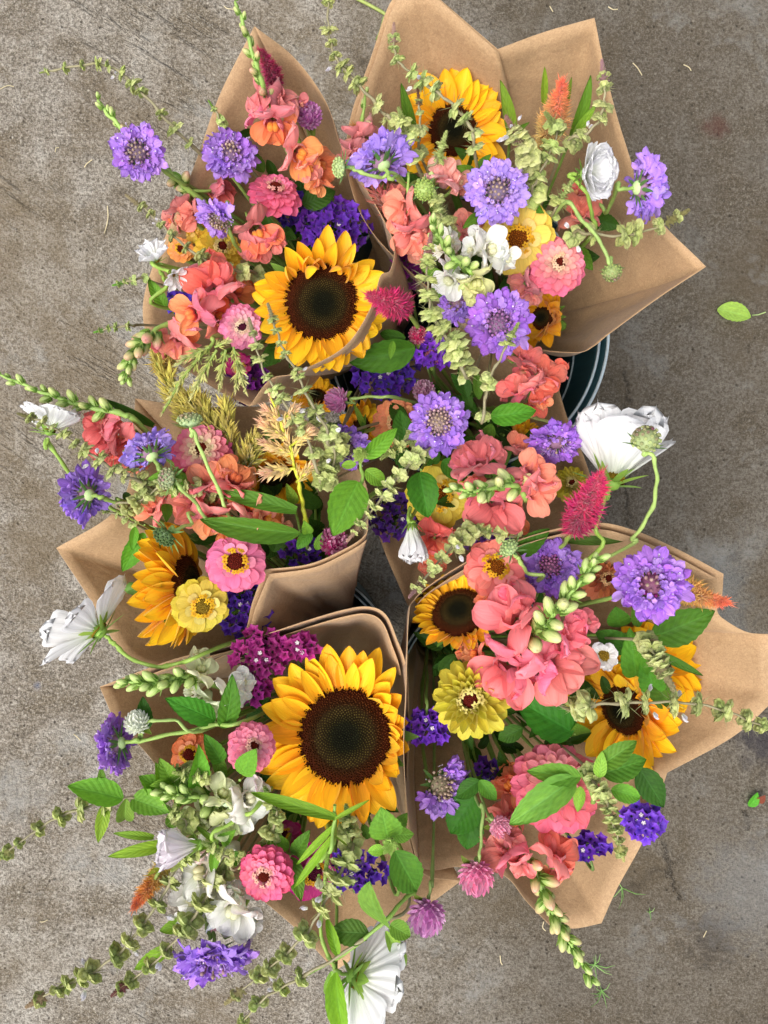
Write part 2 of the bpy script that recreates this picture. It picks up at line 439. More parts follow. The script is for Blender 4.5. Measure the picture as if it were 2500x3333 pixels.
PET_COS = [petal_geo(1, .33, spat(.2, .88, .75), 9, 8, RN.uniform(.0, .1), RN.uniform(-.4, .35), RN.uniform(.1, .4), .015, 2, i, tip=lambda w, i=i: 1 - .06 * (1 - math.cos((3 + i % 2) * PI * w)) - .13 * w * w, rib=.014, nrib=4).mesh('cosmos_petal', M_white) for i in range(5)]
PET_ROLL = [petal_geo(1, .17, spat(.3, .75, .6), 6, 3, .05, RN.uniform(-.2, .4), RN.uniform(.9, 1.5), .02, 2, i, tip=lambda w: 1 - .18 * (w * w)).mesh('cosmos_petal', M_white) for i in range(4)]

def floret_geo(k, ruf):
    g = Geo()
    g.add(tube_geo([V((0, 0, 0)), V((.18, 0, .02)), V((.36, 0, .03))], [.035, .05, .085], 5, False))
    for a, L, W in ((-46, .52, .15), (0, .7, .18), (44, .54, .15), (100, .26, .1), (-100, .26, .1)):
        p = petal_geo(L * RN.uniform(.9, 1.1), W, spat(.4, .6, .6), 5, 2, .25, RN.uniform(-.9, .4), RN.uniform(-.3, .6), ruf * RN.uniform(.6, 1.3), 3.2, RN.uniform(0, 6), tip=lambda w: 1 - .1 * math.cos(w * 5) * abs(w))
        g.add(p, T(.32, 0, .03) @ RZ(rad(a + RN.uniform(-8, 8))) @ RX(rad(RN.uniform(-18, 18))))
    return g
FLORET = [floret_geo(i, .07).mesh('scabious_floret', M_scab) for i in range(7)]
def small_floret_geo():
    g = Geo(); g.add(tube_geo([V((0, 0, 0)), V((.3, 0, .0)), V((.55, 0, 0))], [.05, .07, .13], 5, False))
    for q in range(5):
        g.add(petal_geo(.36, .15, spat(.5, .55, .5), 3, 1, .4, -.5, .3), T(.52, 0, 0) @ RX(q * 2 * PI / 5 + .3) @ RY(rad(-48)))
    return g
SFLORET = [small_floret_geo().mesh('scabious_inner_floret', M_scab) for i in range(3)]
STAMEN = tube_geo([V((0, 0, 0)), V((.5, 0, .05)), V((.86, 0, .12)), V((.88, 0, .13)), V((1, 0, .16))], [.02, .018, .018, .07, .06], 5).mesh('stamen', M_pin)
def pin_geo():
    g = Geo(); g.add(tube_geo([V((0, 0, 0)), V((0, 0, .6))], [.12, .16], 5, False)); g.add(ball_geo(.32, .36, 6, 4), T(0, 0, .75)); return g
PIN = pin_geo().mesh('pincushion_bud', M_pin)
SEPAL = [petal_geo(1, .16, blade(.3, .9), 5, 1, RN.uniform(-.1, .3), RN.uniform(-.6, .5), .5).mesh('sepal', M_calyx) for i in range(4)]
BRACT = [petal_geo(1, .09, blade(.25, .8), 5, 1, RN.uniform(-.2, .2), RN.uniform(-.4, .5), .4).mesh('bract', M_calyx) for i in range(4)]
KNOB = ball_geo(1, .8, 10, 6).mesh('receptacle', M_stem)
def bump_dome(r, h, n, d, cols, spike, drng, lean=.5):
    """dome of radius r and height h, with n tiny florets in a spiral; returns (dome geo, florets geo)"""
    dome = lathe_geo([(r, -.15 * r), (r, 0), (r * .85, h * .45), (r * .6, h * .85), (r * .3, h), (.001, h * .94)], 24)
    for t_ in dome.v: dome.c.append(cols(math.hypot(t_[0], t_[1]) / r, 0))
    fl = Geo(); ga = PI * (3 - 5 ** .5)
    for i in range(n):
        f = math.sqrt((i + .5) / n); a = i * ga; rr = r * f
        zz = h * (1 - f ** 2.6) - (.06 * h * (1 - f / .3) if f < .3 else 0)
        s, hh = spike(f); s *= d; hh *= d
        px, py = rr * math.cos(a), rr * math.sin(a)
        ln = V((math.cos(a) * f * lean + drng.uniform(-.25, .25), math.sin(a) * f * lean + drng.uniform(-.25, .25), 1)).normalized()
        b = len(fl.v); tx = V((-math.sin(a), math.cos(a), 0)); rx_ = V((math.cos(a), math.sin(a), 0)); o = V((px, py, zz - .1 * hh))
        fl.v += [o + tx * s, o + rx_ * s, o - tx * s, o - rx_ * s] + [o + ln * hh * .8 + q * s * .62 for q in (tx, rx_, -tx, -rx_)] + [o + ln * hh]
        for j in range(4):
            k = (j + 1) % 4
            fl.f += [(b + k, b + j, b + 4 + j, b + 4 + k), (b + 4 + k, b + 4 + j, b + 8)]
        c0, c1 = cols(f, 0), cols(f, 1); v = drng.uniform(.7, 1.35)
        fl.c += [tuple(x * v for x in c0)] * 4 + [tuple(x * v for x in mixc(c0, c1, .5))] * 4 + [tuple(x * v for x in c1)]
    return dome, fl
def suncol(f, k):
    if f < .27: return ((.004, .0045, .003), (.016, .017, .007))[k]
    if f < .62:
        e = (f - .27) / .35
        return (mixc((.006, .006, .003), (.02, .011, .004), e), mixc((.022, .023, .008), (.13, .09, .022), e))[k]
    e = min(1, (f - .62) / .18)
    return (mixc((.02, .008, .004), (.045, .01, .004), e), mixc((.10, .045, .012), (.15, .042, .010), e))[k]
dg, fg = bump_dome(1, .26, 1250, .026, suncol, lambda f: (1, .9) if f < .27 else ((1.0, 1.3) if f < .62 else (.75, 3.6)), random.Random(3), .35)
SUN_DISC = dg.mesh('disc', M_tint); SUN_FLO = fg.mesh('disc_floret', M_tint, False)
def domed(cb, c1, n=110, h=.5):
    a, b = bump_dome(1, h, n, .1, lambda f, k: (cb, c1)[k], lambda f: (.9, 1.6), random.Random(5))
    return a.mesh('disc', M_tint), b.mesh('disc_floret', M_tint, False)
DOME_RED = domed((.06, .008, .006), (.26, .03, .015)); DOME_ORANGE = domed((.12, .03, .005), (.42, .13, .01)); DOME_YEL = domed((.18, .12, .01), (.55, .38, .03)); DOME_DK = domed((.05, .008, .02), (.16, .02, .05)); DOME_OCH = domed((.16, .10, .01), (.40, .27, .04))
def star_geo():
    g = Geo(); g.add(tube_geo([V((0, 0, 0)), V((0, 0, .7)), V((0, 0, 1))], [.14, .18, .26], 5, False))
    for q in range(5): g.add(petal_geo(.55, .2, blade(.3, .8), 3, 1, .3, -.3), T(0, 0, .95) @ RZ(q * 2 * PI / 5) @ T(.1, 0, 0))
    return g
STAR = star_geo().mesh('disc_flower', M_petal)

# snapdragon
def bud_mat():
    n = Nodes('snapdragon_bud'); oi = n.n('ObjectInfo'); t = n.attr('t')
    col = n.mix(n.ramp(t, [(.25, 0), (.8, 1)]), hx('a9c46c'), oi.outputs['Color'])
    nz = n.noise(vec3(n, n.math('MULTIPLY', n.attr('w'), 14), n.math('MULTIPLY', t, 2), n.math('MULTIPLY', oi.outputs['Random'], 40)), 1, 3)
    k = n.math('MULTIPLY_ADD', nz, 1.1, .45); col = n.mix(1, col, vec3(n, k, k, k), 'MULTIPLY')
    n.put(n.b.inputs['Base Color'], col); n.b.inputs['Roughness'].default_value = .45; n.thin(col, .15)
    return n.m
M_bud = bud_mat()
bg = tube_geo([V((x, 0, .03 * math.sin(x * 3))) for x in (0, .12, .35, .6, .82, .96, 1.0)], [.08, .2, .29, .29, .22, .1, .01], 8)
SNAP_BUD = bg.mesh('bud', M_bud)
g = Geo()
for q in range(5): g.add(petal_geo(.62, .2, blade(.35, .7), 4, 1, .55, -.25, .5), RX(q * 2 * PI / 5) @ T(-.02, 0, .04))
SNAP_SEP = g.mesh('sepals', M_calyx)
g = tube_geo([V((x, 0, 0)) for x in (0, .1, .3, .5, .58)], [.09, .17, .2, .25, .22], 8, False); SNAP_TUBE = g.mesh('corolla_tube', M_snap)
SNAP_UP, SNAP_LOW = [], []
for i in range(6):
    g = Geo()
    for sgn in (-1, 1):
        p = petal_geo(RN.uniform(.62, .78), .4, spat(.6, .5, .5), 10, 5, RN.uniform(.1, .6), RN.uniform(1.2, 2.9), RN.uniform(-.3, .7), RN.uniform(.04, .1), RN.uniform(2.2, 4.2), RN.uniform(0, 6), tip=lambda w: 1 - .14 * w * w + .05 * math.sin(6 * w + sgn), rib=.01, nrib=RN.choice([1.5, 2.5]), twist=sgn * RN.uniform(0, .5))
        g.add(p, T(.38, sgn * .09, .08) @ RX(rad(-sgn * 26)) @ RZ(rad(sgn * 26)))
    SNAP_UP.append(g.mesh('upper_lip', M_snap)); g = Geo()
    for a, L in ((-46, .52), (0, .42), (46, .52)):
        p = petal_geo(L * RN.uniform(1.0, 1.25), .28, spat(.65, .5, .5), 7, 4, -.1, RN.uniform(-2.1, -1.0), .3, RN.uniform(.04, .09), 3.4, RN.uniform(0, 6), rib=.01, nrib=2)
        g.add(p, T(.46, a * .0022, -.12) @ RZ(rad(a)) @ RX(rad(a * .5)))
    SNAP_LOW.append(g.mesh('lower_lip', M_snap))
g = Geo(); g.add(ball_geo(1, 1, 10, 6), T(.02, .06, 0) @ sc(.15, .1, .12)); g.add(ball_geo(1, 1, 10, 6), T(.02, -.06, 0) @ sc(.15, .1, .12)); SNAP_PAL = g.mesh('palate', M_snap)

# basil
def calyx_geo():
    g = Geo()
    g.add(petal_geo(.92, .4, spat(.5, .4, .4), 5, 3, .75, -.6, -.5, tip=lambda w: 1 - .1 * w * w), T(.02, 0, .06))
    g.add(petal_geo(.75, .34, spat(.6, .35, .35), 4, 2, -.2, .5, .6), T(.02, 0, -.06))
    g.add(ball_geo(.22, .2, 6, 4), T(.3, 0, .04)); return g
CALYX = [calyx_geo().mesh('calyx', M_calyx) for i in range(3)]
def whorl_geo():
    g = Geo(); g.add(ball_geo(.2, .24, 6, 4))
    for q in range(16):
        a = RN.uniform(0, 6.28); g.add(spike_geo(RN.uniform(.7, 1.3), .022), RZ(a) @ RY(rad(RN.uniform(-60, 50))))
    return g
WHORL = whorl_geo().mesh('whorl', M_calyx)
def tipcluster_geo():
    g = Geo()
    for i in range(40):
        f = i / 39; a = i * 2.4
        p = petal_geo(.5 * (1 - .6 * f), .16, blade(.3, .7), 3, 1, .6, -.3, .5)
        g.add(p, T(0, 0, f * 1.5) @ RZ(a) @ RY(rad(-15 - 50 * f)) @ T(.05, 0, 0))
        if i % 2: g.add(spike_geo(.75 * (1 - .5 * f), .012), T(0, 0, f * 1.5) @ RZ(a + .5) @ RY(rad(-10 - 40 * f)))
    return g
TIPC = tipcluster_geo().mesh('bud_tip', M_calyx)
def bloom_geo():
    g = Geo()
    for a, L in ((-60, .5), (-20, .6), (20, .6), (60, .5), (180, .7)): g.add(petal_geo(L, .2, spat(.5, .5), 4, 1, .5, -.6, .3, .03), RX(rad(a)) @ T(.15, 0, .03))
    return g
BLOOM = bloom_geo().mesh('basil_bloom', M_white)

# celosia tufts, statice, globe amaranth, seed heads
def tuft_geo(n, L, w, spread):
    g = Geo()
    for i in range(n):
        a = RN.uniform(-spread, spread); b = RN.uniform(-spread, spread); x = RN.uniform(0, .45)
        g.add(spike_geo(L * RN.uniform(.6, 1.1), w * RN.uniform(.8, 1.3), w * .5), T(x, 0, 0) @ RZ(rad(a)) @ RY(rad(b)) @ RX(RN.uniform(0, 3)))
    return g
TUFT = [tuft_geo(52, .62, .035, 62).mesh('tuft', M_cel, False) for i in range(4)]
CHAFF = [tuft_geo(9, .95, .09, 26).mesh('tuft', M_cel, False) for i in range(4)]
def statice_geo():
    g = Geo(); n = 15; vs, ts, ws = [], [], []
    for i, (r, z) in enumerate(((.08, 0), (.14, .35), (.24, .65), (.42, .9), (.6, 1.0))):
        for j in range(n):
            a = 2 * PI * j / n; k = 1 + (.28 * math.cos(5 * a) + .07 * math.cos(n / 2 * a * 2)) * (i / 4) ** 1.5
            vs.append(V((z + RN.uniform(-.05, .05) * (i == 4), r * k * math.cos(a), r * k * math.sin(a)))); ts.append(i / 4); ws.append(j / n)
    g.grid(vs, 5, n, ts, ws, closed=True); return g
STATICE = [statice_geo().mesh('statice_floret', M_scab) for i in range(4)]
g = Geo(); g.add(ball_geo(.2, .2, 6, 4), T(.95, 0, 0))
for q in range(5): g.add(petal_geo(.26, .1, spat(.6, .5), 2, 1, .3, -.3), T(.98, 0, 0) @ RX(q * 1.257) @ RY(rad(-60)) @ T(.1, 0, 0))
STATDOT = g.mesh('white_corolla', M_white)
STATCAL = lathe_geo([(.05, -.5), (.1, 0), (.2, .5), (.16, .55)], 6).mesh('statice_calyx', M_calyx)
GBRACT = [petal_geo(1, .3, blade(.3, .7), 4, 1, .2, RN.uniform(-.2, .3), .9).mesh('flower_bract', M_scab) for i in range(3)]
def cell_geo():
    g = lathe_geo([(.1, -.3), (.3, -.1), (.38, .15), (.28, .28), (.18, .18), (.01, .14)], 6); return g
CELL = cell_geo().mesh('seed_cell', M_calyx)

# leaves
def leaf_geo(i, narrow=False):
    r = random.Random(100 + i)
    pr = (lambda t: max(0, math.sin(PI * (.03 + .97 * t ** .82))) ** .85) if not narrow else blade(.12, .75)
    g = petal_geo(1, .31 if not narrow else .1, pr, 18, 4, r.uniform(.0, .45), r.uniform(-.95, .15), 0, .022, 3, r.uniform(0, 6), fold=r.uniform(.05, .5), twist=r.uniform(-.5, .5), tip=None)
    # toothed edge and quilted veins
    n = 9
    for k, p in enumerate(g.v):
        a = k // n; w = g.w[k]
        if abs(w) == 1 and not narrow and a % 2 and 3 < a < 18: p.y *= .93
        p.z += .006 * math.sin((g.t[k] * 8 - abs(w) * 2.1) * 2 * PI) * .5 * (0 < abs(w) < 1)
    return g
LEAF = [leaf_geo(i).mesh('leaf', M_leaf) for i in range(7)]
NLEAF = [leaf_geo(i, True).mesh('leaf', M_leaf) for i in range(4)]

# ---------------------------------------------------------------- bouquets: where the stems gather
BQ = {'A': (-.005, .215), 'B': (.135, .235), 'F': (.085, .115), 'C': (-.065, -.12), 'D': (-.06, -.2), 'E': (.065, -.15)}
WHERE = {'A': 'top sunflower bouquet', 'B': 'tall two-peaked wrap', 'F': 'middle bouquet', 'C': 'side bouquet', 'D': 'big sunflower bouquet', 'E': 'wide flared wrap'}
def root(bq):
    a = RN.uniform(0, 6.28); r = .018 * RN.random() ** .5
    x, y = BQ[bq]; return V((x + r * math.cos(a), y + r * math.sin(a), .19)), V((x + 1.3 * r * math.cos(a + .5), y + 1.3 * r * math.sin(a + .5), .05))
def wp(path): return [P(*p) for p in path]
def stem_for(o, pts, r0, r1, col, k=7):
    c = catmull(pts, k); n = len(c); f0 = RN.uniform(0, 6)
    for i in range(2, n - 8): c[i] += V((math.sin(i * 1.1 + f0), math.cos(i * .9 + f0), 0)) * .0005
    g = local_geo(tube_geo(c, [lerp(r0, r1, min(1, i / n * 1.6)) * (.88 + .1 * math.sin(i * 1.7 + f0) + .28 * (i % 11 == 5)) for i in range(n)], 7), o)
    part('stem', g.mesh('stem', M_stem), o, WM[o], col)
    return c
def start(name, label, cat, bq, group):
    b1, b0 = root(bq)
    return thing(name, label, cat, b0, group), b1, b0
def head_setup(name, label, cat, bq, group, x, y, z, az, tilt, path, back, r0=.0022, r1=.0028, scol=STEMG, spin=0):
    o, b1, b0 = start(name, label, cat, bq, group)
    h = P(x, y, z); F = frame(h, az, tilt, spin); f = F.to_3x3() @ V((0, 0, 1))
    pts = [h - f * back * .3, h - f * back] if not path else [h - f * back * .3, h - f * back * .8]
    if path: pts += wp(path)
    else: pts.append((h - f * back).lerp(b1, .45) - f * back * .5)
    stem_for(o, pts + [b1, b0], r0, r1, scol)
    return o, F
def ch(l): return l[RN.randrange(len(l))]

def sunflower(x, y, z, d, rd, az, tilt, label, bq, path=(), n=20, cup=8, short=None, press=None, col='ffcc1c', spin=0, wide=1.0):
    """d petal span in pixels, rd disc radius as a share of the petal radius; short=(az0, az1) petals cupped short"""
    o, F = head_setup('sunflower', label, 'sunflower', bq, 'sunflowers in the bouquets', x, y, z, az, tilt, path, .05, .0045, .005, GREEN, spin)
    r = PX(d, z) / 2; R = r * rd; c = hx(col)
    part('disc', SUN_DISC, o, F @ sc(R, R, R)); part('disc_floret', SUN_FLO, o, F @ sc(R, R, R), kind='stuff')
    part('receptacle', KNOB, o, F @ T(0, 0, -.12 * r) @ sc(R * .95, R * .95, R * .35), GREEN)
    for ring, (cnt, el, ln) in enumerate(((n, cup, 1.0), (n, cup + 9, .93), (n * 2 // 3, cup + 22, .8))):
        for i in range(cnt):
            a = 2 * PI * (i + .5 * (ring % 2) + RN.uniform(-.28, .28)) / cnt
            L = (r - R * .9) * ln * RN.uniform(.86, 1.06); e = el + RN.uniform(-9, 10); m = ch(PET_SUN); W = L * .98 * wide * RN.uniform(.9, 1.25)
            if short and math.cos(a - rad((short[0] + short[1]) / 2)) > math.cos(rad((short[1] - short[0]) / 2)):
                L *= RN.uniform(.85, 1.05); e += 8; m = ch(PET_SUNC) if RN.random() < .5 else m; W = L * 1.0 * RN.uniform(.8, 1.1)
            if press and math.cos(a - rad((press[0] + press[1]) / 2)) > math.cos(rad((press[1] - press[0]) / 2)): L *= press[2]; e += press[3]; W *= .9
            part('petal', m, o, F @ RZ(a) @ T(R * .92, 0, -.03 * r + ring * .012 * r) @ RY(rad(-e)) @ RX(rad(RN.uniform(-22, 22))) @ sc(L, W, L), mixc(c, hx('fbb00c'), RN.random() ** 2 * .7))
    for i in range(14):
        part('sepal', ch(SEPAL), o, F @ T(0, 0, -.05 * r) @ RZ(2 * PI * (i + RN.uniform(-.3, .3)) / 14) @ T(R * .8, 0, -.13 * r) @ RY(rad(-RN.uniform(-5, 15))) @ sc(r * RN.uniform(.3, .42), r * .5, r * .4), GREEN)
    return o

def zinnia(x, y, z, d, az, tilt, col, label, bq, path=(), style='double', inner=None, dome=None, spin=0):
    o, F = head_setup('zinnia', label, 'zinnia', bq, 'zinnias in the bouquets', x, y, z, az, tilt, path, .025, spin=spin)
    r = PX(d, z) / 2; c = hx(col); ci = hx(inner) if inner else mixc(c, (1, 1, 1), .12)
    dm = dome or DOME_RED
    if style == 'double':
        rings = ((17, -6, 1, .12), (17, 4, .9, .12), (16, 14, .78, .11), (14, 26, .65, .1), (12, 38, .52, .12), (9, 44, .42, .14)); R = .17
    elif style == 'pompon':
        rings = ((18, -22, .92, .16), (18, -8, .93, .16), (17, 6, .88, .15), (16, 19, .8, .14), (14, 32, .68, .13), (12, 40, .57, .14), (9, 46, .46, .16)); R = .15
    elif style == 'quill':
        rings = ((18, -8, 1, .16), (17, 3, .92, .16), (16, 14, .82, .15), (15, 26, .7, .15), (13, 38, .56, .16), (10, 48, .45, .17)); R = .15
    else:
        rings = ((13, -3, 1, .2), (12, 7, .9, .2), (6, 24, .62, .2)); R = .3
    nr = len(rings)
    for k, (cnt, el, ln, r0) in enumerate(rings):
        off = RN.random()
        for i in range(cnt):
            a = 2 * PI * (i + off + RN.uniform(-.14, .14)) / cnt; e = el + RN.uniform(-5, 5)
            L = r * (ln * RN.uniform(.93, 1.04) - r0); q = PET_ZINC if style == 'quill' and k > 0 else PET_ZIN
            wf = {'double': .84, 'pompon': .84, 'quill': .66, 'semi': .94}[style] * (r * ln) * (1 - .06 * k) * (17 / cnt) ** .3 * .5
            part('petal', ch(q), o, F @ RZ(a) @ T(r * r0, 0, r * (.03 + .035 * k)) @ RY(rad(-e)) @ RX(rad(RN.uniform(-6, 6))) @ sc(L, wf * 2, L), mixc(c, ci, (k / (nr - 1)) ** 2))
    R *= r * (1.25 if style != 'semi' else 1); zc = r * (.1 if style == 'semi' else .27)
    part('disc', dm[0], o, F @ T(0, 0, zc) @ sc(R, R, R * 1.1)); part('disc_floret', dm[1], o, F @ T(0, 0, zc) @ sc(R, R, R * 1.1), kind='stuff')
    ns = 16 if style == 'semi' else 9
    sc_ = hx('f0bb1e') if style == 'semi' or col[0] in 'de' and inner is None and style == 'quill' else mixc(ci, hx('f0d9a0'), .5)
    for i in range(ns):
        a = 2 * PI * (i + RN.uniform(-.3, .3)) / ns
        part('disc_flower', STAR, o, F @ RZ(a) @ T(R * RN.uniform(.75, 1.1), 0, zc) @ RY(rad(RN.uniform(5, 40))) @ sc(r * .16 * RN.uniform(.8, 1.25)), sc_)
    part('receptacle', KNOB, o, F @ T(0, 0, -.1 * r) @ sc(r * .28, r * .28, r * .28), GREEN)
    return o

def scabious(x, y, z, d, az, tilt, col, label, bq, path=(), pins=48, pinc='94598e', pin2='a8907c', inner=14, gap=None, spin=0, pr=.4, scol=STEMG):
    """gap=(az0, az1): side where outer florets are missing"""
    o, F = head_setup('scabious', label, 'scabious', bq, 'scabious flowers in the bouquets', x, y, z, az, tilt, path, .022, .0017, .002, scol, spin)
    r = PX(d, z) / 2; c = mixc(mixc(hx(col), RN.choice([hx('8f62e0'), hx('b478dc'), hx('a06ae0')]), RN.uniform(0, .5)), (.8, .72, .9), RN.uniform(0, .07)); op = RN.uniform(-9, 12); fs = RN.uniform(.9, 1.12)
    for k, (cnt, el, ln, r0) in enumerate(((15, 2, .66, .34), (15, 14, .6, .34), (12, 30, .45, .32))):
        for i in range(cnt):
            a = 2 * PI * (i + .5 * k + RN.uniform(-.3, .3)) / cnt
            if gap and math.cos(a - rad((gap[0] + gap[1]) / 2)) > math.cos(rad((gap[1] - gap[0]) / 2)): continue
            L = r * ln * RN.uniform(.8, 1.12) * fs
            part('floret', ch(FLORET), o, F @ RZ(a) @ T(r * r0, 0, r * (.02 + .05 * k)) @ RY(rad(-el - op + RN.uniform(-14, 14))) @ RX(rad(RN.uniform(-34, 34))) @ sc(L, L * 1.12, L * 1.1), mixc(c, mixc(c, hx('d8b8f4'), .5), RN.random() ** 2))
    ga = PI * (3 - 5 ** .5)
    for i in range(inner):
        a = RN.uniform(0, 6.28)
        if gap and math.cos(a - rad((gap[0] + gap[1]) / 2)) > math.cos(rad((gap[1] - gap[0]) / 2)): continue
        q = RN.uniform(.18, .36)
        part('inner_floret', ch(SFLORET), o, F @ RZ(a) @ T(r * q, 0, r * (.26 - q * .4)) @ RY(rad(-RN.uniform(40, 75))) @ sc(r * .3), mixc(c, hx('e6cdf2'), RN.uniform(.1, .5)))
    p1, p2 = hx(pinc), hx(pin2)
    for i in range(pins):
        f = math.sqrt((i + .5) / max(1, pins)); a = i * ga; q = r * pr * f
        part('pincushion_bud', PIN, o, F @ T(q * math.cos(a), q * math.sin(a), r * .3 * (1 - f * f) + r * .02) @ RZ(a) @ RY(f * .9) @ sc(r * .17 * (1 - .2 * RN.random())), mixc(p2, p1, min(1, max(0, f * 1.5 - .35 + RN.uniform(-.2, .2)))))
    for i in range(12): part('stamen', STAMEN, o, F @ RZ(RN.uniform(0, 6.28)) @ T(r * RN.uniform(.3, .6), 0, r * .05) @ RY(rad(-RN.uniform(20, 80))) @ sc(r * RN.uniform(.25, .42)), hx('efe0f4'))
    part('receptacle', KNOB, o, F @ T(0, 0, r * .02) @ sc(r * .3, r * .3, r * .22), mixc(GREEN, p1, .8)); part('calyx', KNOB, o, F @ T(0, 0, -.1 * r) @ sc(r * .2, r * .2, r * .16), hx('b5cf8e'))
    for i in range(11):
        part('bract', ch(BRACT), o, F @ RZ(2 * PI * (i + RN.uniform(-.3, .3)) / 11) @ T(r * .12, 0, -.12 * r) @ RY(rad(RN.uniform(-25, 8))) @ sc(r * RN.uniform(.4, .6), r * .6, r * .5), hx('5e8a48'))
    return o

def cosmos(x, y, z, d, az, tilt, label, bq, path=(), n=8, el=20, kind='flat', keep=None, col='f7f7f6', spin=0, disc=True, bud=False, name='cosmos', layers=1, dr=.16, wide=1.0):
    o, F = head_setup(name, label, 'cosmos', bq, 'white cosmos in the bouquets', x, y, z, az, tilt, path, .018, .0016, .0019, hx('8fb04c'), spin)
    r = PX(d, z) / 2; c = hx(col)
    for k in range(layers):
        for i in range(n):
            a = 2 * PI * (i + .5 * k + RN.uniform(-.15, .15)) / n
            if keep and math.cos(a - rad((keep[0] + keep[1]) / 2)) < math.cos(rad((keep[1] - keep[0]) / 2)): continue
            L = r * RN.uniform(.92, 1.04) * (1 - .12 * k); m = ch(PET_ROLL if kind == 'roll' else PET_COS)
            W = L * (1.05 if kind != 'roll' else 1.5) * (8 / n) ** .5 * wide
            part('petal', m, o, F @ RZ(a) @ T(r * .07, 0, .02 * r + .03 * r * k) @ RY(rad(-el - 12 * k + RN.uniform(-9, 9))) @ RX(rad(RN.uniform(-17, 17))) @ sc(L, W, L), mixc(c, (.75, .72, .85), RN.random() * .2))
    if disc:
        part('disc', DOME_OCH[0], o, F @ T(0, 0, .03 * r) @ sc(r * dr, r * dr, r * dr * 1.2)); part('disc_floret', DOME_OCH[1], o, F @ T(0, 0, .03 * r) @ sc(r * dr, r * dr, r * dr * 1.2), kind='stuff')
    part('receptacle', KNOB, o, F @ T(0, 0, -.03 * r) @ sc(r * .12, r * .12, r * .1), hx('7ea442'))
    for i in range(8):
        part('sepal', ch(SEPAL), o, F @ RZ(2 * PI * i / 8) @ T(r * .06, 0, -.04 * r) @ RY(rad(-el - 4)) @ sc(r * .38, r * .62, r * .4), hx('8fb24a'))
        part('bract', ch(BRACT), o, F @ RZ(2 * PI * (i + .5) / 8) @ T(r * .05, 0, -.06 * r) @ RY(rad(-el + 30 + RN.uniform(-14, 14))) @ sc(r * RN.uniform(.35, .55), r * .5, r * .5), hx('7a9f3e'))
    return o

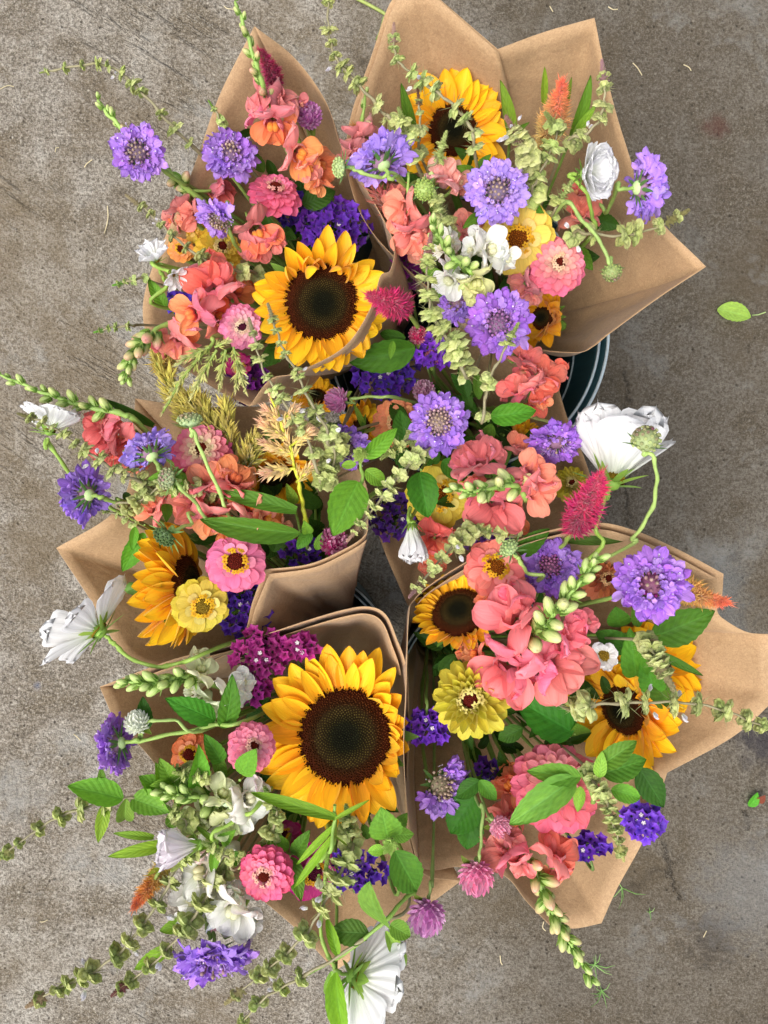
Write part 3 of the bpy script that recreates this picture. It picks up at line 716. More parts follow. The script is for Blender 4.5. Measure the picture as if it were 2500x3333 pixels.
def near_on(c, p):
    i = min(range(len(c)), key=lambda k: (c[k] - p).length); t = (c[max(i-1, 0)] - c[min(i+1, len(c)-1)]).normalized()
    return c[i], t
def kids_of(o): return KIDS.get(o, [])
def mixc_hex(h): return ''.join('%02x' % max(0, min(255, int(int(h[i:i+2], 16) + RN.uniform(-16, 14)))) for i in (0, 2, 4))
def snapdragon(label, bq, path, buds=10, blossoms=(), budcol='d8d98a', bsz=(26, 56), bfrac=(0, .55), scol='93b45a', cat='snapdragon', tipless=False):
    """path: (x, y, z) from the tip down; blossoms: (x, y, z, size px, colour, lip colour, palate colour[, az, tilt])"""
    o, b1, b0 = start('snapdragon', label, cat, bq, 'snapdragons in the bouquets')
    pts = wp(path); c = catmull(pts, 9); nvis = len(c)
    stem_for(o, pts + [pts[-1].lerp(b1, .5)] * 1 + [b1, b0], .0012, .003, hx(scol))
    z = path[0][2]; bc = hx(budcol)
    buds = int(buds * 1.3)
    for i in range(buds):
        f = lerp(bfrac[0], bfrac[1], i / max(1, buds - 1)); k = min(nvis - 2, int(f * (nvis - 1)))
        p = c[k]; tg = (c[max(k-1, 0)] - c[min(k+1, nvis-1)]).normalized(); s = PX(lerp(bsz[0], bsz[1], i / max(1, buds - 1)) * RN.uniform(.68, .9), z)
        side = tg.orthogonal().normalized(); a = i * 2.4 + RN.uniform(-.4, .4)
        out = (side * math.cos(a) + tg.cross(side) * math.sin(a)); lean = .5 + .5 * f
        m = basis_x(tg * (.95 - .5 * f) + out * lean, tg, p + out * .0012)
        b = part('bud', SNAP_BUD, o, m @ T(s * .1, 0, 0) @ sc(s, s * 1.02, s), mixc(hx('c3d488'), bc, min(1, f / max(.01, bfrac[1]) * RN.uniform(.7, 1.15))))
        part('sepals', SNAP_SEP, b, m @ T(s * .06, 0, 0) @ sc(s * 1.2, s * 1.25, s * 1.25), hx('7fa048'))
        if i % 2 == 0:
            part('bract', ch(BRACT), o, m @ T(0, 0, -s * .2) @ RY(.5) @ sc(s * .8, s * 1.6, s), hx('86ab50'))
    more = []
    for bl in blossoms:
        for k_ in range(2 if 130 <= bl[3] < 185 else (1 if bl[3] >= 100 else 0)):
            a = RN.uniform(0, 6.28); q = bl[3] * RN.uniform(.3, .5)
            more.append((bl[0] + q * math.cos(a), bl[1] + q * math.sin(a), bl[2] - RN.uniform(.004, .014), bl[3] * RN.uniform(.5, .72), mixc_hex(bl[4]), bl[4] if RN.random() < .4 else bl[5], bl[6], math.degrees(-a), RN.uniform(35, 75), RN.uniform(-60, 60)))
    for bl in list(blossoms) + more:
        x, y, zz, d, cu, cl, cp = bl[:7]; s = PX(d, zz) / (1.05 if d > 185 else 1.18); p = P(x, y, zz); q, tg = near_on(c, p)
        if len(bl) > 7:
            F = frame(p, bl[7], bl[8]); ax = F.to_3x3() @ V((0, 0, 1)); up = F.to_3x3() @ V((-1, 0, 0))
        else:
            ax = p - q; ax = (ax.normalized() if ax.length > .004 else V((RN.uniform(-1, 1), RN.uniform(-1, 1), 0)).normalized()) + (V((0, 0, CAMZ)) - p).normalized() * .75; up = tg
        m = basis_x(ax, up, p - ax.normalized() * s * .55) @ sc(s)
        u, l_, pl = mixc(hx(cu), (1, .74, .62), .06 + .14 * RN.random()), mixc(hx(cl), (1, .62, .36), (.05 + .3 * RN.random()) * (int(cl[2:4], 16) < 190)), hx(cp)
        if len(bl) > 9: m = m @ RX(rad(bl[9]))
        b = part('blossom', SNAP_TUBE, o, m, u)
        part('upper_lip', ch(SNAP_UP), b, m @ RX(rad(RN.uniform(-8, 8))), u); part('lower_lip', ch(SNAP_LOW), b, m @ RX(rad(RN.uniform(-8, 8))), l_)
        if int(cu[2:4], 16) > 205 and int(cl[2:4], 16) > 205:
            pale = [b]
        else: pale = []
        if int(cl[2:4], 16) - int(cl[4:6], 16) > 38 or d < 90 or cl[0:2] == cl[2:4] or int(cl[2:4], 16) > 200: part('palate', SNAP_PAL, b, m @ T(.5, 0, -.09), mixc(pl, l_, .15))
        else: part('inner_lip', ch(SNAP_UP), b, m @ T(.13, 0, 0) @ RX(PI + RN.uniform(-.4, .4)) @ sc(.7), mixc(u, l_, .5)); part('inner_lip', ch(SNAP_UP), b, m @ T(.22, 0, 0) @ RX(RN.uniform(-.5, .5)) @ sc(.5), u)
        part('sepals', SNAP_SEP, b, m @ sc(.55), hx('86a850'))
        for q_ in pale and [b] + [x for x in kids_of(b) if x.name.split('.')[0] in ('upper_lip', 'lower_lip', 'inner_lip', 'palate')]:
            q_.material_slots[0].link = 'OBJECT'; q_.material_slots[0].material = M_white
        if d > 60 and len(bl) <= 7:   # short stalk back to the stem
            g = local_geo(tube_geo(catmull([q, (q + p) / 2 - V((0, 0, .004)), p - ax.normalized() * s * .5], 4), [.0014] * 9, 5), o); part('stalk', g.mesh('stalk', M_stem), o, WM[o], hx(scol))
    return o

def basil(label, bq, path, n=9, sz=(30, 62), frac=(.06, .95), col='9fb860', tipcol='b9a58c', blooms=(), scol='8c8566', leaves=(), tail=(), tips=1.0, per=6, dens=1.0, name='basil_flower_spike'):
    o, b1, b0 = start(name, label, 'basil', bq, 'basil flower spikes in the bouquets')
    pts = wp(path); c = catmull(pts, 9); nv = len(c); z = path[0][2]
    tl = wp(tail); last = (tl or pts)[-1]
    stem_for(o, pts + tl + [last.lerp(b1, .5), b1, b0], .0008, .0015, hx(scol))
    tg = (c[0] - c[2]).normalized(); s = PX(sz[0], z) * .9 * tips
    if tips: part('bud_tip', TIPC, o, basis(V((1, 0, 0)), tg, c[0] - tg * s * .9) @ sc(s * .85, s * .85, s), hx(tipcol))
    cc = mixc(hx(col), hx('ccd88e'), .55); n = int(n * 1.15)
    for i in range(n):
        u = min(1, max(0, (i + (RN.uniform(-.32, .32) if 0 < i < n - 1 else 0)) / max(1, n - 1))); f = lerp(frac[0], frac[1], u ** dens); k = min(nv - 2, int(f * (nv - 1)))
        p = c[k]; tg = (c[max(k-1, 0)] - c[min(k+1, nv-1)]).normalized(); s = PX(lerp(sz[0], sz[1], min(1, u * 1.6)) / 2, p.z) * RN.uniform(.85, 1.3)
        W = basis(V((1, 0, 0)), tg, p) @ RZ(RN.uniform(0, 6.28)); cv = mixc(cc, hx('8d9f5c'), RN.random() * .45)
        w = part('whorl', WHORL, o, W @ sc(s), mixc(cv, hx('9a8f80'), .4))
        for j in range(per):
            if RN.random() < .1: continue
            part('calyx', ch(CALYX), w, W @ RZ(2 * PI * (j + RN.uniform(-.2, .2)) / per) @ RY(rad(RN.uniform(-18, 42))) @ T(s * .1, 0, 0) @ sc(s * RN.uniform(.88, 1.06), s * 1.1, s), mixc(cv, hx('e0e6ae'), RN.random() * .6))
        if int(i / 1.15) in blooms:
            for q in range(2): part('bloom', BLOOM, w, W @ RZ(RN.uniform(0, 6.28)) @ RY(rad(-25)) @ T(s * .75, 0, 0) @ sc(s * .8), hx('f1eef4'))
    put_leaves(o, leaves)
    return o
LG = '6f9f3d'; MG = '4f8430'; DG = '2f5c22'
def put_leaves(o, leaves, narrow=False):
    """(x0, y0, z0, x1, y1, z1, width ratio, roll deg, colour[, mesh])"""
    for l in leaves:
        a, b = P(*l[:3]), P(*l[3:6]); L = (b - a).length; ax = b - a; up = (V((0, 0, CAMZ)) - (a + b) / 2).normalized()
        W = l[6] / .62 * L if l[6] > .22 else l[6] / .2 * L
        me = ch(LEAF) if l[6] > .22 else ch(NLEAF)
        part('leaf', me, o, basis_x(ax, up, a) @ RX(rad(l[7])) @ sc(L, W, L), hx(l[8]))
def leafy(label, bq, path, leaves, r=(.0014, .0022), scol='7fa048', name='leaf_stem', cat='foliage', extra=()):
    o, b1, b0 = start(name, label, cat, bq, 'leafy stems in the bouquets')
    pts = wp(path); stem_for(o, pts + [pts[-1].lerp(b1, .5), b1, b0], r[0], r[1], hx(scol))
    put_leaves(o, leaves)
    for e in extra: # fuzzy growing tip
        p = P(*e[:3]); s = PX(e[3], e[2]); F = frame(p, 90, 10)
        part('bud_tip', TIPC, o, F @ T(0, 0, -s * .4) @ sc(s), hx(e[4]))
    return o

def celosia(x0, y0, z0, x1, y1, z1, wid, label, bq, base='c23a4e', tip='e2266e', path=(), n=30, kind='plume', scol='8aa04a', stems=True, cat='celosia', sides=()):
    """plume from (x0,y0) at the foot to (x1,y1) at the tip"""
    o, b1, b0 = start('celosia', label, cat, bq, 'celosia plumes in the bouquets')
    a, b = P(x0, y0, z0), P(x1, y1, z1); L = (b - a).length; ax = (b - a).normalized()
    bow = V((RN.uniform(-1, 1), RN.uniform(-1, 1), 0)) * L * .06
    pts = [b, a.lerp(b, .5) + bow, a] + wp(path); stem_for(o, pts + [pts[-1].lerp(b1, .5), b1, b0], .001, .0024, hx(scol))
    c0, c1 = hx(base), hx(tip)
    def tufts(a, b, R, n, bow):
        ax = (b - a).normalized(); side = ax.orthogonal().normalized(); s2 = ax.cross(side); n = int(n * (2.4 if kind == 'plume' else 1))
        for i in range(n):
            f = (i + .5) / n; th = i * 2.4; out = side * math.cos(th) + s2 * math.sin(th)
            w = R * (math.sin(PI * min(1, .22 + .78 * f)) ** .6 if kind != 'plume' else (min(1, .5 + 2.2 * f) * (1 - f) ** .62 + .12) * RN.uniform(.8, 1.12))
            p = a.lerp(b, f) + bow * math.sin(PI * f); up = 1.1 if kind == 'plume' else 1.5
            s = w * (1.35 if kind != 'wheat' else 1.6) * RN.uniform(.85, 1.15)
            part('tuft', ch(CHAFF if kind == 'wheat' else TUFT), o, basis_x(out + ax * (up + f * .8), ax, p) @ sc(s, s * (.8 if kind == 'wheat' else .9), s * .9), mixc(c0, c1, min(1, max(0, f * 1.2 - .1 + RN.uniform(-.2, .2)))))
        s = R * 1.2; part('tuft', ch(TUFT if kind != 'wheat' else CHAFF), o, basis_x(ax, V((0, 0, 1)), b - ax * s * .5) @ sc(s, s * .6, s * .6), c1)
    tufts(a, b, PX(wid, z0) / 2, n, bow)
    for (u0, v0, w0, u1, v1, w1, wd_, n2) in sides:
        p, q = P(u0, v0, w0), P(u1, v1, w1); bw = V((0, 0, 1)) * (q - p).length * .08
        g = local_geo(tube_geo([p, p.lerp(q, .5) + bw, q], [.0011, .001, .0006], 5), o); part('branchlet', g.mesh('branchlet', M_stem), o, WM[o], hx(scol))
        tufts(p, q, PX(wd_, w0) / 2, n2, bw)
    return o

def statice(x, y, z, w, h, n, col, label, bq, az=90, tilt=25, dots=2, fl=30, path=()):
    n = int(n * 1.35)
    o, F = head_setup('statice', label, 'statice', bq, 'statice clusters in the bouquets', x, y, z, az, tilt, path, .03, .0014, .002, hx('6f8a45'))
    c = hx(col); s = PX(fl, z); hub = P(x, y, z - .035)
    for i in range(n):
        a = RN.uniform(0, 6.28); q = math.sqrt((i + .5) / n)
        p = P(x + w / 2 * q * math.cos(i * 2.4), y + h / 2 * q * math.sin(i * 2.4), z + RN.uniform(-.01, .006) - .008 * q)
        ax = (p - hub).normalized() + V((RN.uniform(-.5, .5), RN.uniform(-.5, .5), RN.uniform(.0, .7))); m = basis_x(ax, V((0, 0, 1)), p)
        f = part('floret', ch(STATICE), o, m @ sc(s, s * RN.uniform(.75, 1), s * RN.uniform(.75, 1)), mixc(c, tuple(v * 1.6 + .01 for v in c), RN.random() ** 2))
        part('floret_calyx', STATCAL, f, m @ RY(PI / 2) @ sc(s * .7), hx('5f8040'))
        if i < dots: part('corolla', STATDOT, f, m @ sc(s * .9), hx('f4ecef'))
        if i % 3 == 0:
            g = local_geo(tube_geo([hub.lerp(p, 0) - V((0, 0, .01)), hub.lerp(p, .5), p], [.0011, .001, .0007], 5, False), o); part('branchlet', g.mesh('branchlet', M_stem), o, WM[o], hx('5f8040'))
    return o

def amaranth(x, y, z, d, az, tilt, col, label, bq, path=(), n=85, tipc=None, leaves=True, scol='8aa25a'):
    o, F = head_setup('globe_amaranth', label, 'globe amaranth', bq, 'globe amaranths in the bouquets', x, y, z, az, tilt, path, .02, .0012, .0016, hx(scol))
    r = PX(d, z) / 2; c = hx(col); c2 = hx(tipc) if tipc else mixc(c, (1, .9, 1), .35); ga = PI * (3 - 5 ** .5)
    part('core', KNOB, o, F @ sc(r * .72, r * .72, r * .82), tuple(v * .7 for v in c))
    for i in range(n):
        zz = 1 - 1.75 * (i + .5) / n; q = math.sqrt(max(0, 1 - zz * zz)); a = i * ga
        nrm = V((q * math.cos(a), q * math.sin(a), zz)); up = V((0, 0, 1)) if q > .15 else V((1, 0, 0))
        ax = nrm * .75 + (up - nrm * up.dot(nrm)).normalized() * .6
        part('flower_bract', ch(GBRACT), o, F @ basis_x(ax, nrm, nrm * r * .62) @ sc(r * .52, r * .5, r * .5), mixc(c, c2, RN.random()))
    if leaves:
        for s_ in (0, PI): part('leaf', ch(LEAF), o, F @ RZ(s_ + .6) @ T(r * .2, 0, -r * .75) @ RY(rad(-8)) @ sc(r * 1.35, r * 1.0, r), hx('6d9448'))
    return o

def seedhead(x, y, z, d, az, tilt, label, bq, path=(), kind='ball', col='b4cc70', tipc=None, ray=1.0):
    o, F = head_setup('scabious_seed_head', label, 'seed head', bq, 'scabious seed heads in the bouquets', x, y, z, az, tilt, path, .015, .0014, .0018, hx('9db866'))
    r = PX(d, z) / 2; c = hx(col); ct = hx(tipc) if tipc else c; ga = PI * (3 - 5 ** .5); n = 56 if kind == 'ball' else 36
    part('receptacle', KNOB, o, F @ sc(r * .82, r * .82, r * (.9 if kind == 'ball' else .5)), tuple(v * .75 for v in c))
    for i in range(n):
        zz = 1 - (1.5 if kind == 'ball' else .95) * (i + .5) / n; q = math.sqrt(max(0, 1 - zz * zz)); a = i * ga
        nrm = V((q * math.cos(a), q * math.sin(a), zz * (1 if kind == 'ball' else .6)))
        part('seed_cell', CELL, o, F @ basis(V((1, .3, 0)), nrm, nrm * r * .85) @ sc(r * (.32 if kind == 'ball' else .34)), mixc(c, ct, RN.random() * max(0, zz)))
    for i in range(10):
        part('bract', ch(BRACT), o, F @ RZ(2 * PI * (i + RN.uniform(-.2, .2)) / 10) @ T(r * .3, 0, -r * .45) @ RY(rad(RN.uniform(-25, 12))) @ sc(r * 1.15 * ray * RN.uniform(.75, 1.1), r * 1.3, r), hx('6f9a58'))
    return o

# ---------------------------------------------------------------- kraft paper wraps
def wrap(label, bq, rim, bulge=.0, seed=1, r0=.027, dz=.2, flap=None):
    """rim: (x, y, z[, 'c' corner]) closed loop; drawn down to the tied waist"""
    pts = [P(*p[:3]) for p in rim]; n = len(pts); ci = [i for i, p in enumerate(rim) if len(p) > 3]
    loop = []
    if ci:
        for a, b in zip(ci, ci[1:] + [ci[0] + n]):
            loop += catmull([pts[i % n] for i in range(a, b + 1)], 8)[:-1]
    else:
        loop = catmull(pts + [pts[0]], 8)[:-1]
    m = len(loop); bx, by = BQ[bq]; cx = sum(p.x for p in loop) / m; cy = sum(p.y for p in loop) / m
    base = V((bx, by, dz)); o = thing('paper_wrap', label, 'paper wrap', base, 'kraft paper wraps round the bouquets')
    r = random.Random(seed); ph = [r.uniform(0, 6.28) for _ in range(6)]
    ang = [math.atan2(p.y - cy, p.x - cx) for p in loop]; un = [ang[0]]
    for a in ang[1:]:
        d_ = (a - un[-1] + PI) % (2 * PI) - PI; un.append(un[-1] + d_)
    tot = un[-1] - un[0]; sg = 1 if tot > 0 else -1
    # smooth the angles so that the sheet does not fold on itself
    sm_ = [lerp(un[0] + sg * 2 * PI * i / m, un[i], .75) for i in range(m)]
    def sheet(off, i0, i1, u0=0.0, ku=1.0):
        g = Geo(); nu = 20; idx = range(i0, i1 + 1); vs, ts, ws = [], [], []
        for i in idx:
            p = loop[i % m]; a = sm_[i % m]; b = base + V((math.cos(a), math.sin(a), 0)) * (r0 + off)
            for j in range(nu + 1):
                u = u0 + (1 - u0) * j / nu
                q = b.lerp(p, u); out = V((math.cos(a), math.sin(a), 0))
                q += out * (bulge * math.sin(PI * u) * (p - b).length + off)
                q += (out + V((0, 0, .4))) * (.0034 * math.sin(7 * a + ph[0] + 3 * u) + .0024 * math.sin(13 * a + ph[1] - 5 * u) + .0014 * math.sin(23 * a + ph[2])) * math.sin(PI * min(1, u * 1.05)) ** .7
                vs.append(q); ts.append(u); ws.append(i / m)
        g.grid(vs, len(vs) // (nu + 1), nu + 1, ts, ws)
        return g
    def fin(g, name, par):
        ob = part(name, local_geo(g, o).mesh(name, M_paper), par, WM[o])
        md = ob.modifiers.new('thickness', 'SOLIDIFY'); md.thickness = .0004; md.offset = 0
        return ob
    fin(sheet(0, 0, m), 'sheet', o)
    for (k0, k1, s0, um, off) in flap or ():      # second turn of the sheet, its free edge running slantwise
        g = Geo(); nu, nc = 18, abs(k1 - k0) * 8 + 1; vs, ts, ws = [], [], []
        for c in range(nc):
            for j in range(nu + 1):
                u = um * j / nu; fi = lerp(k0 * 8 + s0 * (1 - j / nu), k1 * 8, c / (nc - 1)); i = math.floor(fi); fr = fi - i
                p = loop[i % m].lerp(loop[(i + 1) % m], fr); a = lerp(sm_[i % m], sm_[(i + 1) % m], fr) if abs(sm_[i % m] - sm_[(i + 1) % m]) < 1 else sm_[i % m]
                out = V((math.cos(a), math.sin(a), 0)); q = (base + out * r0).lerp(p, u)
                q += out * (bulge * math.sin(PI * u) * (p - base).length + off) + V((0, 0, .002 + abs(off) * .4))
                q += (out + V((0, 0, .4))) * (.0034 * math.sin(7 * a + ph[0] + 3 * u) + .0024 * math.sin(13 * a + ph[1] - 5 * u) + .0014 * math.sin(23 * a + ph[2])) * math.sin(PI * min(1, u * 1.05)) ** .7
                vs.append(q); ts.append(u); ws.append(fi / m)
        g.grid(vs, nc, nu + 1, ts, ws); fin(g, 'overlap_flap', o)
    bt = lathe_geo([(r0 + .001, 0), (r0 * .96, -.06), (r0 * 1.05, -.14)], 24)
    for k, p in enumerate(bt.v): bt.v[k] = p + base
    fin(bt, 'wrapped_waist', o)
    tw = Geo()
    for k in range(3):
        tw.add(tube_geo([base + V((math.cos(a * PI / 12) * (r0 + .002), math.sin(a * PI / 12) * (r0 + .002), -.03 + k * .004)) for a in range(25)], [.0016] * 25, 5, False))
    part('twine', local_geo(tw, o).mesh('twine', M_stem), o, WM[o], hx('b79a6a'))
    return o, loop, base
# ---------------------------------------------------------------- ground
g = Geo(); g.v = [V((-40, -40, 0)), V((40, -40, 0)), V((40, 40, 0)), V((-40, 40, 0))]; g.f = [(0, 1, 2, 3)]
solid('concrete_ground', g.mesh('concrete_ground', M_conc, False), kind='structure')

# ---------------------------------------------------------------- buckets
def bucket(cx, cy, label, k=1.0):
    o = thing('bucket', label, 'bucket', V((cx, cy, 0)), 'florist buckets holding the bouquets')
    prof = [(.001, .004), (.112, .004), (.118, .001), (.121, .012), (.135, .22), (.1365, .224), (.1365, .232), (.1425, .295), (.1495, .297), (.1515, .303), (.1515, .309), (.1495, .313),
            (.147, .313), (.1455, .309), (.1445, .303), (.1425, .3035), (.1415, .309), (.140, .309), (.1385, .304), (.1335, .238), (.1315, .236), (.1305, .23), (.119, .02), (.001, .016)]
    gg = lathe_geo(prof, 96)
    S_ = sc(k, k, 1)
    part('body', gg.mesh('bucket_body', M_bucket), o, WM[o] @ S_)
    for kk, (rr, zz) in enumerate(((.1492, .3135), (.1412, .3095), (.1325, .237))):
        ring = tube_geo([V((rr * math.cos(a * PI / 48), rr * math.sin(a * PI / 48), zz)) for a in range(97)], [(.0017, .0015, .0011)[kk]] * 97, 7, False)
        part('rim_bead', ring.mesh('rim_bead', M_bead), o, WM[o] @ S_, hx('b8c8d0'))
    for s_ in (-1, 1):
        e = lathe_geo([(.001, 0), (.012, 0), (.012, .006), (.009, .010), (.001, .010)], 14)
        part('handle_lug', e.mesh('handle_lug', M_bucket), o, WM[o] @ T(s_ * .142 * k, 0, .27) @ RY(s_ * PI / 2))
    return o
M_bead = plain_mat('rim_highlight', .32, .1, 0, .3, 400, .5)  # beads get a pale colour that paints in the sky highlights
bucket(.083, .186, 'dark teal plastic bucket with pale highlights painted on its rim under the tall two-peaked wrap')
bucket(-.095, -.165, 'dark plastic bucket mostly hidden under the big sunflower bouquet', .72)
bucket(.11, -.185, 'dark plastic bucket mostly hidden under the wide flared wrap', .66)

# ---------------------------------------------------------------- paper wraps
wrap('brown paper cone with one pointed peak behind the pink snapdragon spire', 'A', [
    (828, 85, .50, 'c'), (960, 190, .475), (1060, 330, .46), (1112, 480, .45), (1190, 610, .455), (1262, 740, .465), (1284, 810, .475), (1270, 880, .485), (1238, 900, .49),
    (1208, 1000, .49), (1120, 1130, .485), (965, 1212, .475), (880, 1235, .47), (812, 1322, .465, 'c'), (700, 1265, .44), (590, 1190, .42), (490, 1110, .41), (465, 1000, .41), (500, 860, .42), (570, 700, .44),
    (640, 520, .455), (715, 310, .475)], .03, 1)
wrap('largest brown wrap with two tall peaks and a wide flared corner', 'B', [
    (1350, -70, .50, 'c'), (1440, 5, .495), (1620, 160, .48, 'c'), (1770, 105, .485), (1935, 58, .49, 'c'), (1970, 230, .475), (2030, 450, .46), (2120, 680, .455), (2298, 868, .46, 'c'), (2150, 965, .45), (1985, 1085, .44),
    (1935, 1125, .432), (1880, 1147, .43), (1740, 1135, .44), (1640, 1100, .44), (1480, 1000, .43), (1330, 880, .425), (1200, 740, .43), (1140, 600, .435), (1128, 470, .44), (1150, 350, .45), (1210, 180, .47), (1270, 10, .49)], .05, 2, flap=[(2, -4, 14, .995, -.004)])
wrap('dark low wrap in the middle with a pointed flap beside the white cosmos bud', 'F', [
    (1225, 1720, .37, 'c'), (1262, 1820, .365), (1328, 1972, .36, 'c'), (1480, 1900, .36), (1700, 1790, .37), (1960, 1680, .38, 'c'), (1905, 1500, .375), (1850, 1370, .37), (1775, 1180, .36),
    (1600, 1080, .34), (1400, 1080, .34), (1230, 1200, .34), (1160, 1400, .35), (1175, 1580, .365)], .0, 3)
wrap('brown wrap leaning over the floor with a smooth pouch and square back corner', 'C', [
    (440, 1297, .41, 'c'), (640, 1325, .405), (900, 1330, .39), (1070, 1420, .39), (1185, 1560, .43), (1198, 1700, .475), (1180, 1750, .48), (1100, 1798, .48), (1000, 1838, .48), (860, 1854, .48, 'c'), (822, 1960, .46), (772, 2105, .43),
    (600, 2170, .42), (410, 2130, .41), (300, 1960, .415), (183, 1784, .42, 'c'), (350, 1685, .425), (415, 1590, .41), (432, 1440, .41)], .0, 4, flap=[(6, 11, 14, .985, .004)])
wrap('brown wrap with rolled upper lip round the big sunflower', 'D', [
    (325, 2236, .44, 'c'), (560, 2148, .45), (800, 2085, .46), (1000, 2020, .472), (1120, 1985, .48), (1200, 1975, .485), (1255, 2000, .485), (1290, 2075, .48), (1325, 2190, .46), (1330, 2400, .44), (1325, 2650, .43), (1370, 2835, .42),
    (1500, 2868, .41, 'c'), (1320, 3000, .40), (1092, 3160, .395, 'c'), (960, 3020, .395), (835, 2915, .40), (690, 2800, .41), (600, 2720, .42), (560, 2600, .43), (500, 2480, .435), (370, 2340, .44, 'c')], .03, 5, flap=[(0, 8, 0, .95, -.004)])
wrap('brown wrap with a wide flared flap reaching past the orange celosia', 'E', [
    (1330, 2010, .485), (1322, 2250, .492), (1314, 2450, .488), (1330, 2680, .47), (1362, 2825, .45, 'c'), (1420, 2832, .44), (1500, 2822, .43), (1640, 2850, .425), (1715, 2935, .42), (1790, 3012, .415, 'c'), (1870, 3022, .415), (1958, 3005, .415, 'c'), (2010, 2890, .42),
    (2092, 2740, .43), (2140, 2610, .44), (2172, 2515, .445, 'c'), (2390, 2395, .45), (2530, 2270, .455, 'c'), (2530, 2065, .46, 'c'), (2440, 2060, .46), (2370, 2025, .46), (2335, 1990, .465), (2350, 1940, .47), (2355, 1868, .475, 'c'), (2210, 1790, .475),
    (2060, 1725, .475), (1930, 1702, .475), (1750, 1738, .47), (1560, 1808, .47), (1420, 1890, .47), (1350, 1950, .475)], .02, 6, flap=[(19, 26, -6, .985, -.004)])

# ---------------------------------------------------------------- sunflowers
sunflower(1045, 985, .472, 470, .53, -20, 14, 'sunflower with short cupped upper petals in the one-peaked wrap', 'A', n=20, short=(60, 170), cup=4, wide=1.15)
sunflower(1475, 425, .43, 400, .42, 60, 20, 'sunflower half veiled by basil spikes below the two paper peaks', 'B', n=13, wide=1.25, cup=14)
sunflower(1765, 1035, .40, 230, .36, 160, 25, 'small shaded sunflower tucked against the two-peaked wrap beside a purple scabious', 'B', n=16, cup=38, wide=1.3, col='eeb414')
sunflower(1125, 2395, .462, 590, .53, 250, 6, 'biggest sunflower, wide open with a dark brown disc', 'D', n=22, cup=4, spin=-250, press=(-52, 52, .62, 34))
sunflower(1495, 1995, .455, 320, .58, 110, 34, 'sunflower tilted against the paper edge below the salmon zinnia', 'E', n=20, cup=16)
sunflower(2030, 2310, .425, 430, .40, 200, 40, 'sunflower crossed by a basil spike on the flared paper flap', 'E', n=17, wide=1.2, cup=10)
sunflower(2140, 2165, .395, 350, .3, 0, 25, 'sunflower with only its petals showing behind basil leaves', 'E', n=18, wide=1.3, cup=14)
sunflower(605, 1905, .455, 470, .42, 5, 66, 'side-on sunflower beside the square paper corner and yellow zinnia', 'C', n=26, cup=-42)
sunflower(905, 1545, .41, 300, .45, 280, 50, 'golden sunflower sunk behind the cream celosia spire', 'C', n=15, wide=1.3, cup=10)
sunflower(1175, 1390, .36, 190, .4, 0, 40, 'golden sunflower deep beneath the pink globe amaranth', 'F', n=13, wide=1.4)
sunflower(1030, 1290, .36, 170, .4, 90, 45, 'golden sunflower petals under the paper lip of the one-peaked wrap', 'F', n=12, wide=1.4)
sunflower(1690, 1405, .395, 150, .35, 60, 68, 'half closed yellow sunflower with a hairy green calyx', 'F', n=12, cup=50, col='e5ab12')

# ---------------------------------------------------------------- zinnias
zinnia(895, 632, .455, 195, 80, 52, 'f2739a', 'rose pink zinnia with brown centre above purple statice', 'A')
zinnia(785, 1063, .485, 162, 0, 6, 'f088b4', 'pale pink zinnia beside the one-peaked wrap sunflower disc', 'A', style='pompon', inner='f4c9c4', dome=DOME_DK)
zinnia(715, 812, .435, 175, 60, 28, 'e3bd35', 'yellow zinnia behind a drooping scabious and white cosmos', 'A', inner='d8c050')
zinnia(588, 812, .43, 90, 100, 20, 'f0a050', 'small peach orange zinnia next to the white split cosmos', 'A', style='semi')
zinnia(625, 740, .42, 110, 180, 30, 'e8bf32', 'small yellow zinnia petals at the edge below coral snapdragons', 'A', style='semi')
zinnia(1685, 770, .47, 252, 260, 10, 'f0cf55', 'soft yellow single zinnia with rust red centre and white snapdragon lip', 'B', style='semi', dome=DOME_ORANGE)
zinnia(1815, 868, .465, 212, 70, 22, 'ee7294', 'coral pink zinnia with tightly scaled petals against brown paper', 'B', style='pompon', inner='f3bfae')
zinnia(1290, 1380, .40, 190, 150, 14, 'f29a6c', 'peach zinnia hidden by a leaf beside the centre scabious', 'F', style='pompon', inner='f0a472')
zinnia(1430, 1612, .41, 225, 0, 8, 'e2c83a', 'yellow zinnia with orange heart half covered by a leaf', 'F', style='semi', dome=DOME_ORANGE)
zinnia(1858, 1575, .385, 130, 60, 20, 'c9bb30', 'lime yellow zinnia under the magenta celosia', 'F', style='quill')
zinnia(660, 1472, .455, 225, 115, 22, 'ea5290', 'deep pink zinnia with cream inner petals beside a drooping scabious', 'C', style='pompon', inner='d9c6a0')
zinnia(768, 1832, .49, 212, 100, 14, 'f07aa2', 'pink single zinnia with gold stamens above the paper pouch', 'C', style='semi')
zinnia(655, 1970, .49, 195, 300, 20, 'd6c038', 'yellow zinnia leaning on the side-on sunflower', 'C', style='semi', dome=DOME_OCH)
zinnia(820, 2432, .50, 185, 20, 12, 'ee84a2', 'small pink zinnia crossed by a leaf beside the biggest sunflower', 'D', style='pompon', inner='f2a4b6')
zinnia(622, 2455, .43, 150, 180, 25, 'f08a48', 'orange zinnia mostly hidden under green basil buds', 'D', style='semi')
zinnia(868, 2842, .485, 205, 225, 24, 'f2608e', 'bright pink double zinnia over the lower paper edge', 'D', style='pompon', inner='f09ab0')
zinnia(1015, 2835, .455, 200, 330, 34, 'd0248e', 'magenta zinnia behind the thin cosmos foliage', 'D', style='semi', dome=DOME_DK)
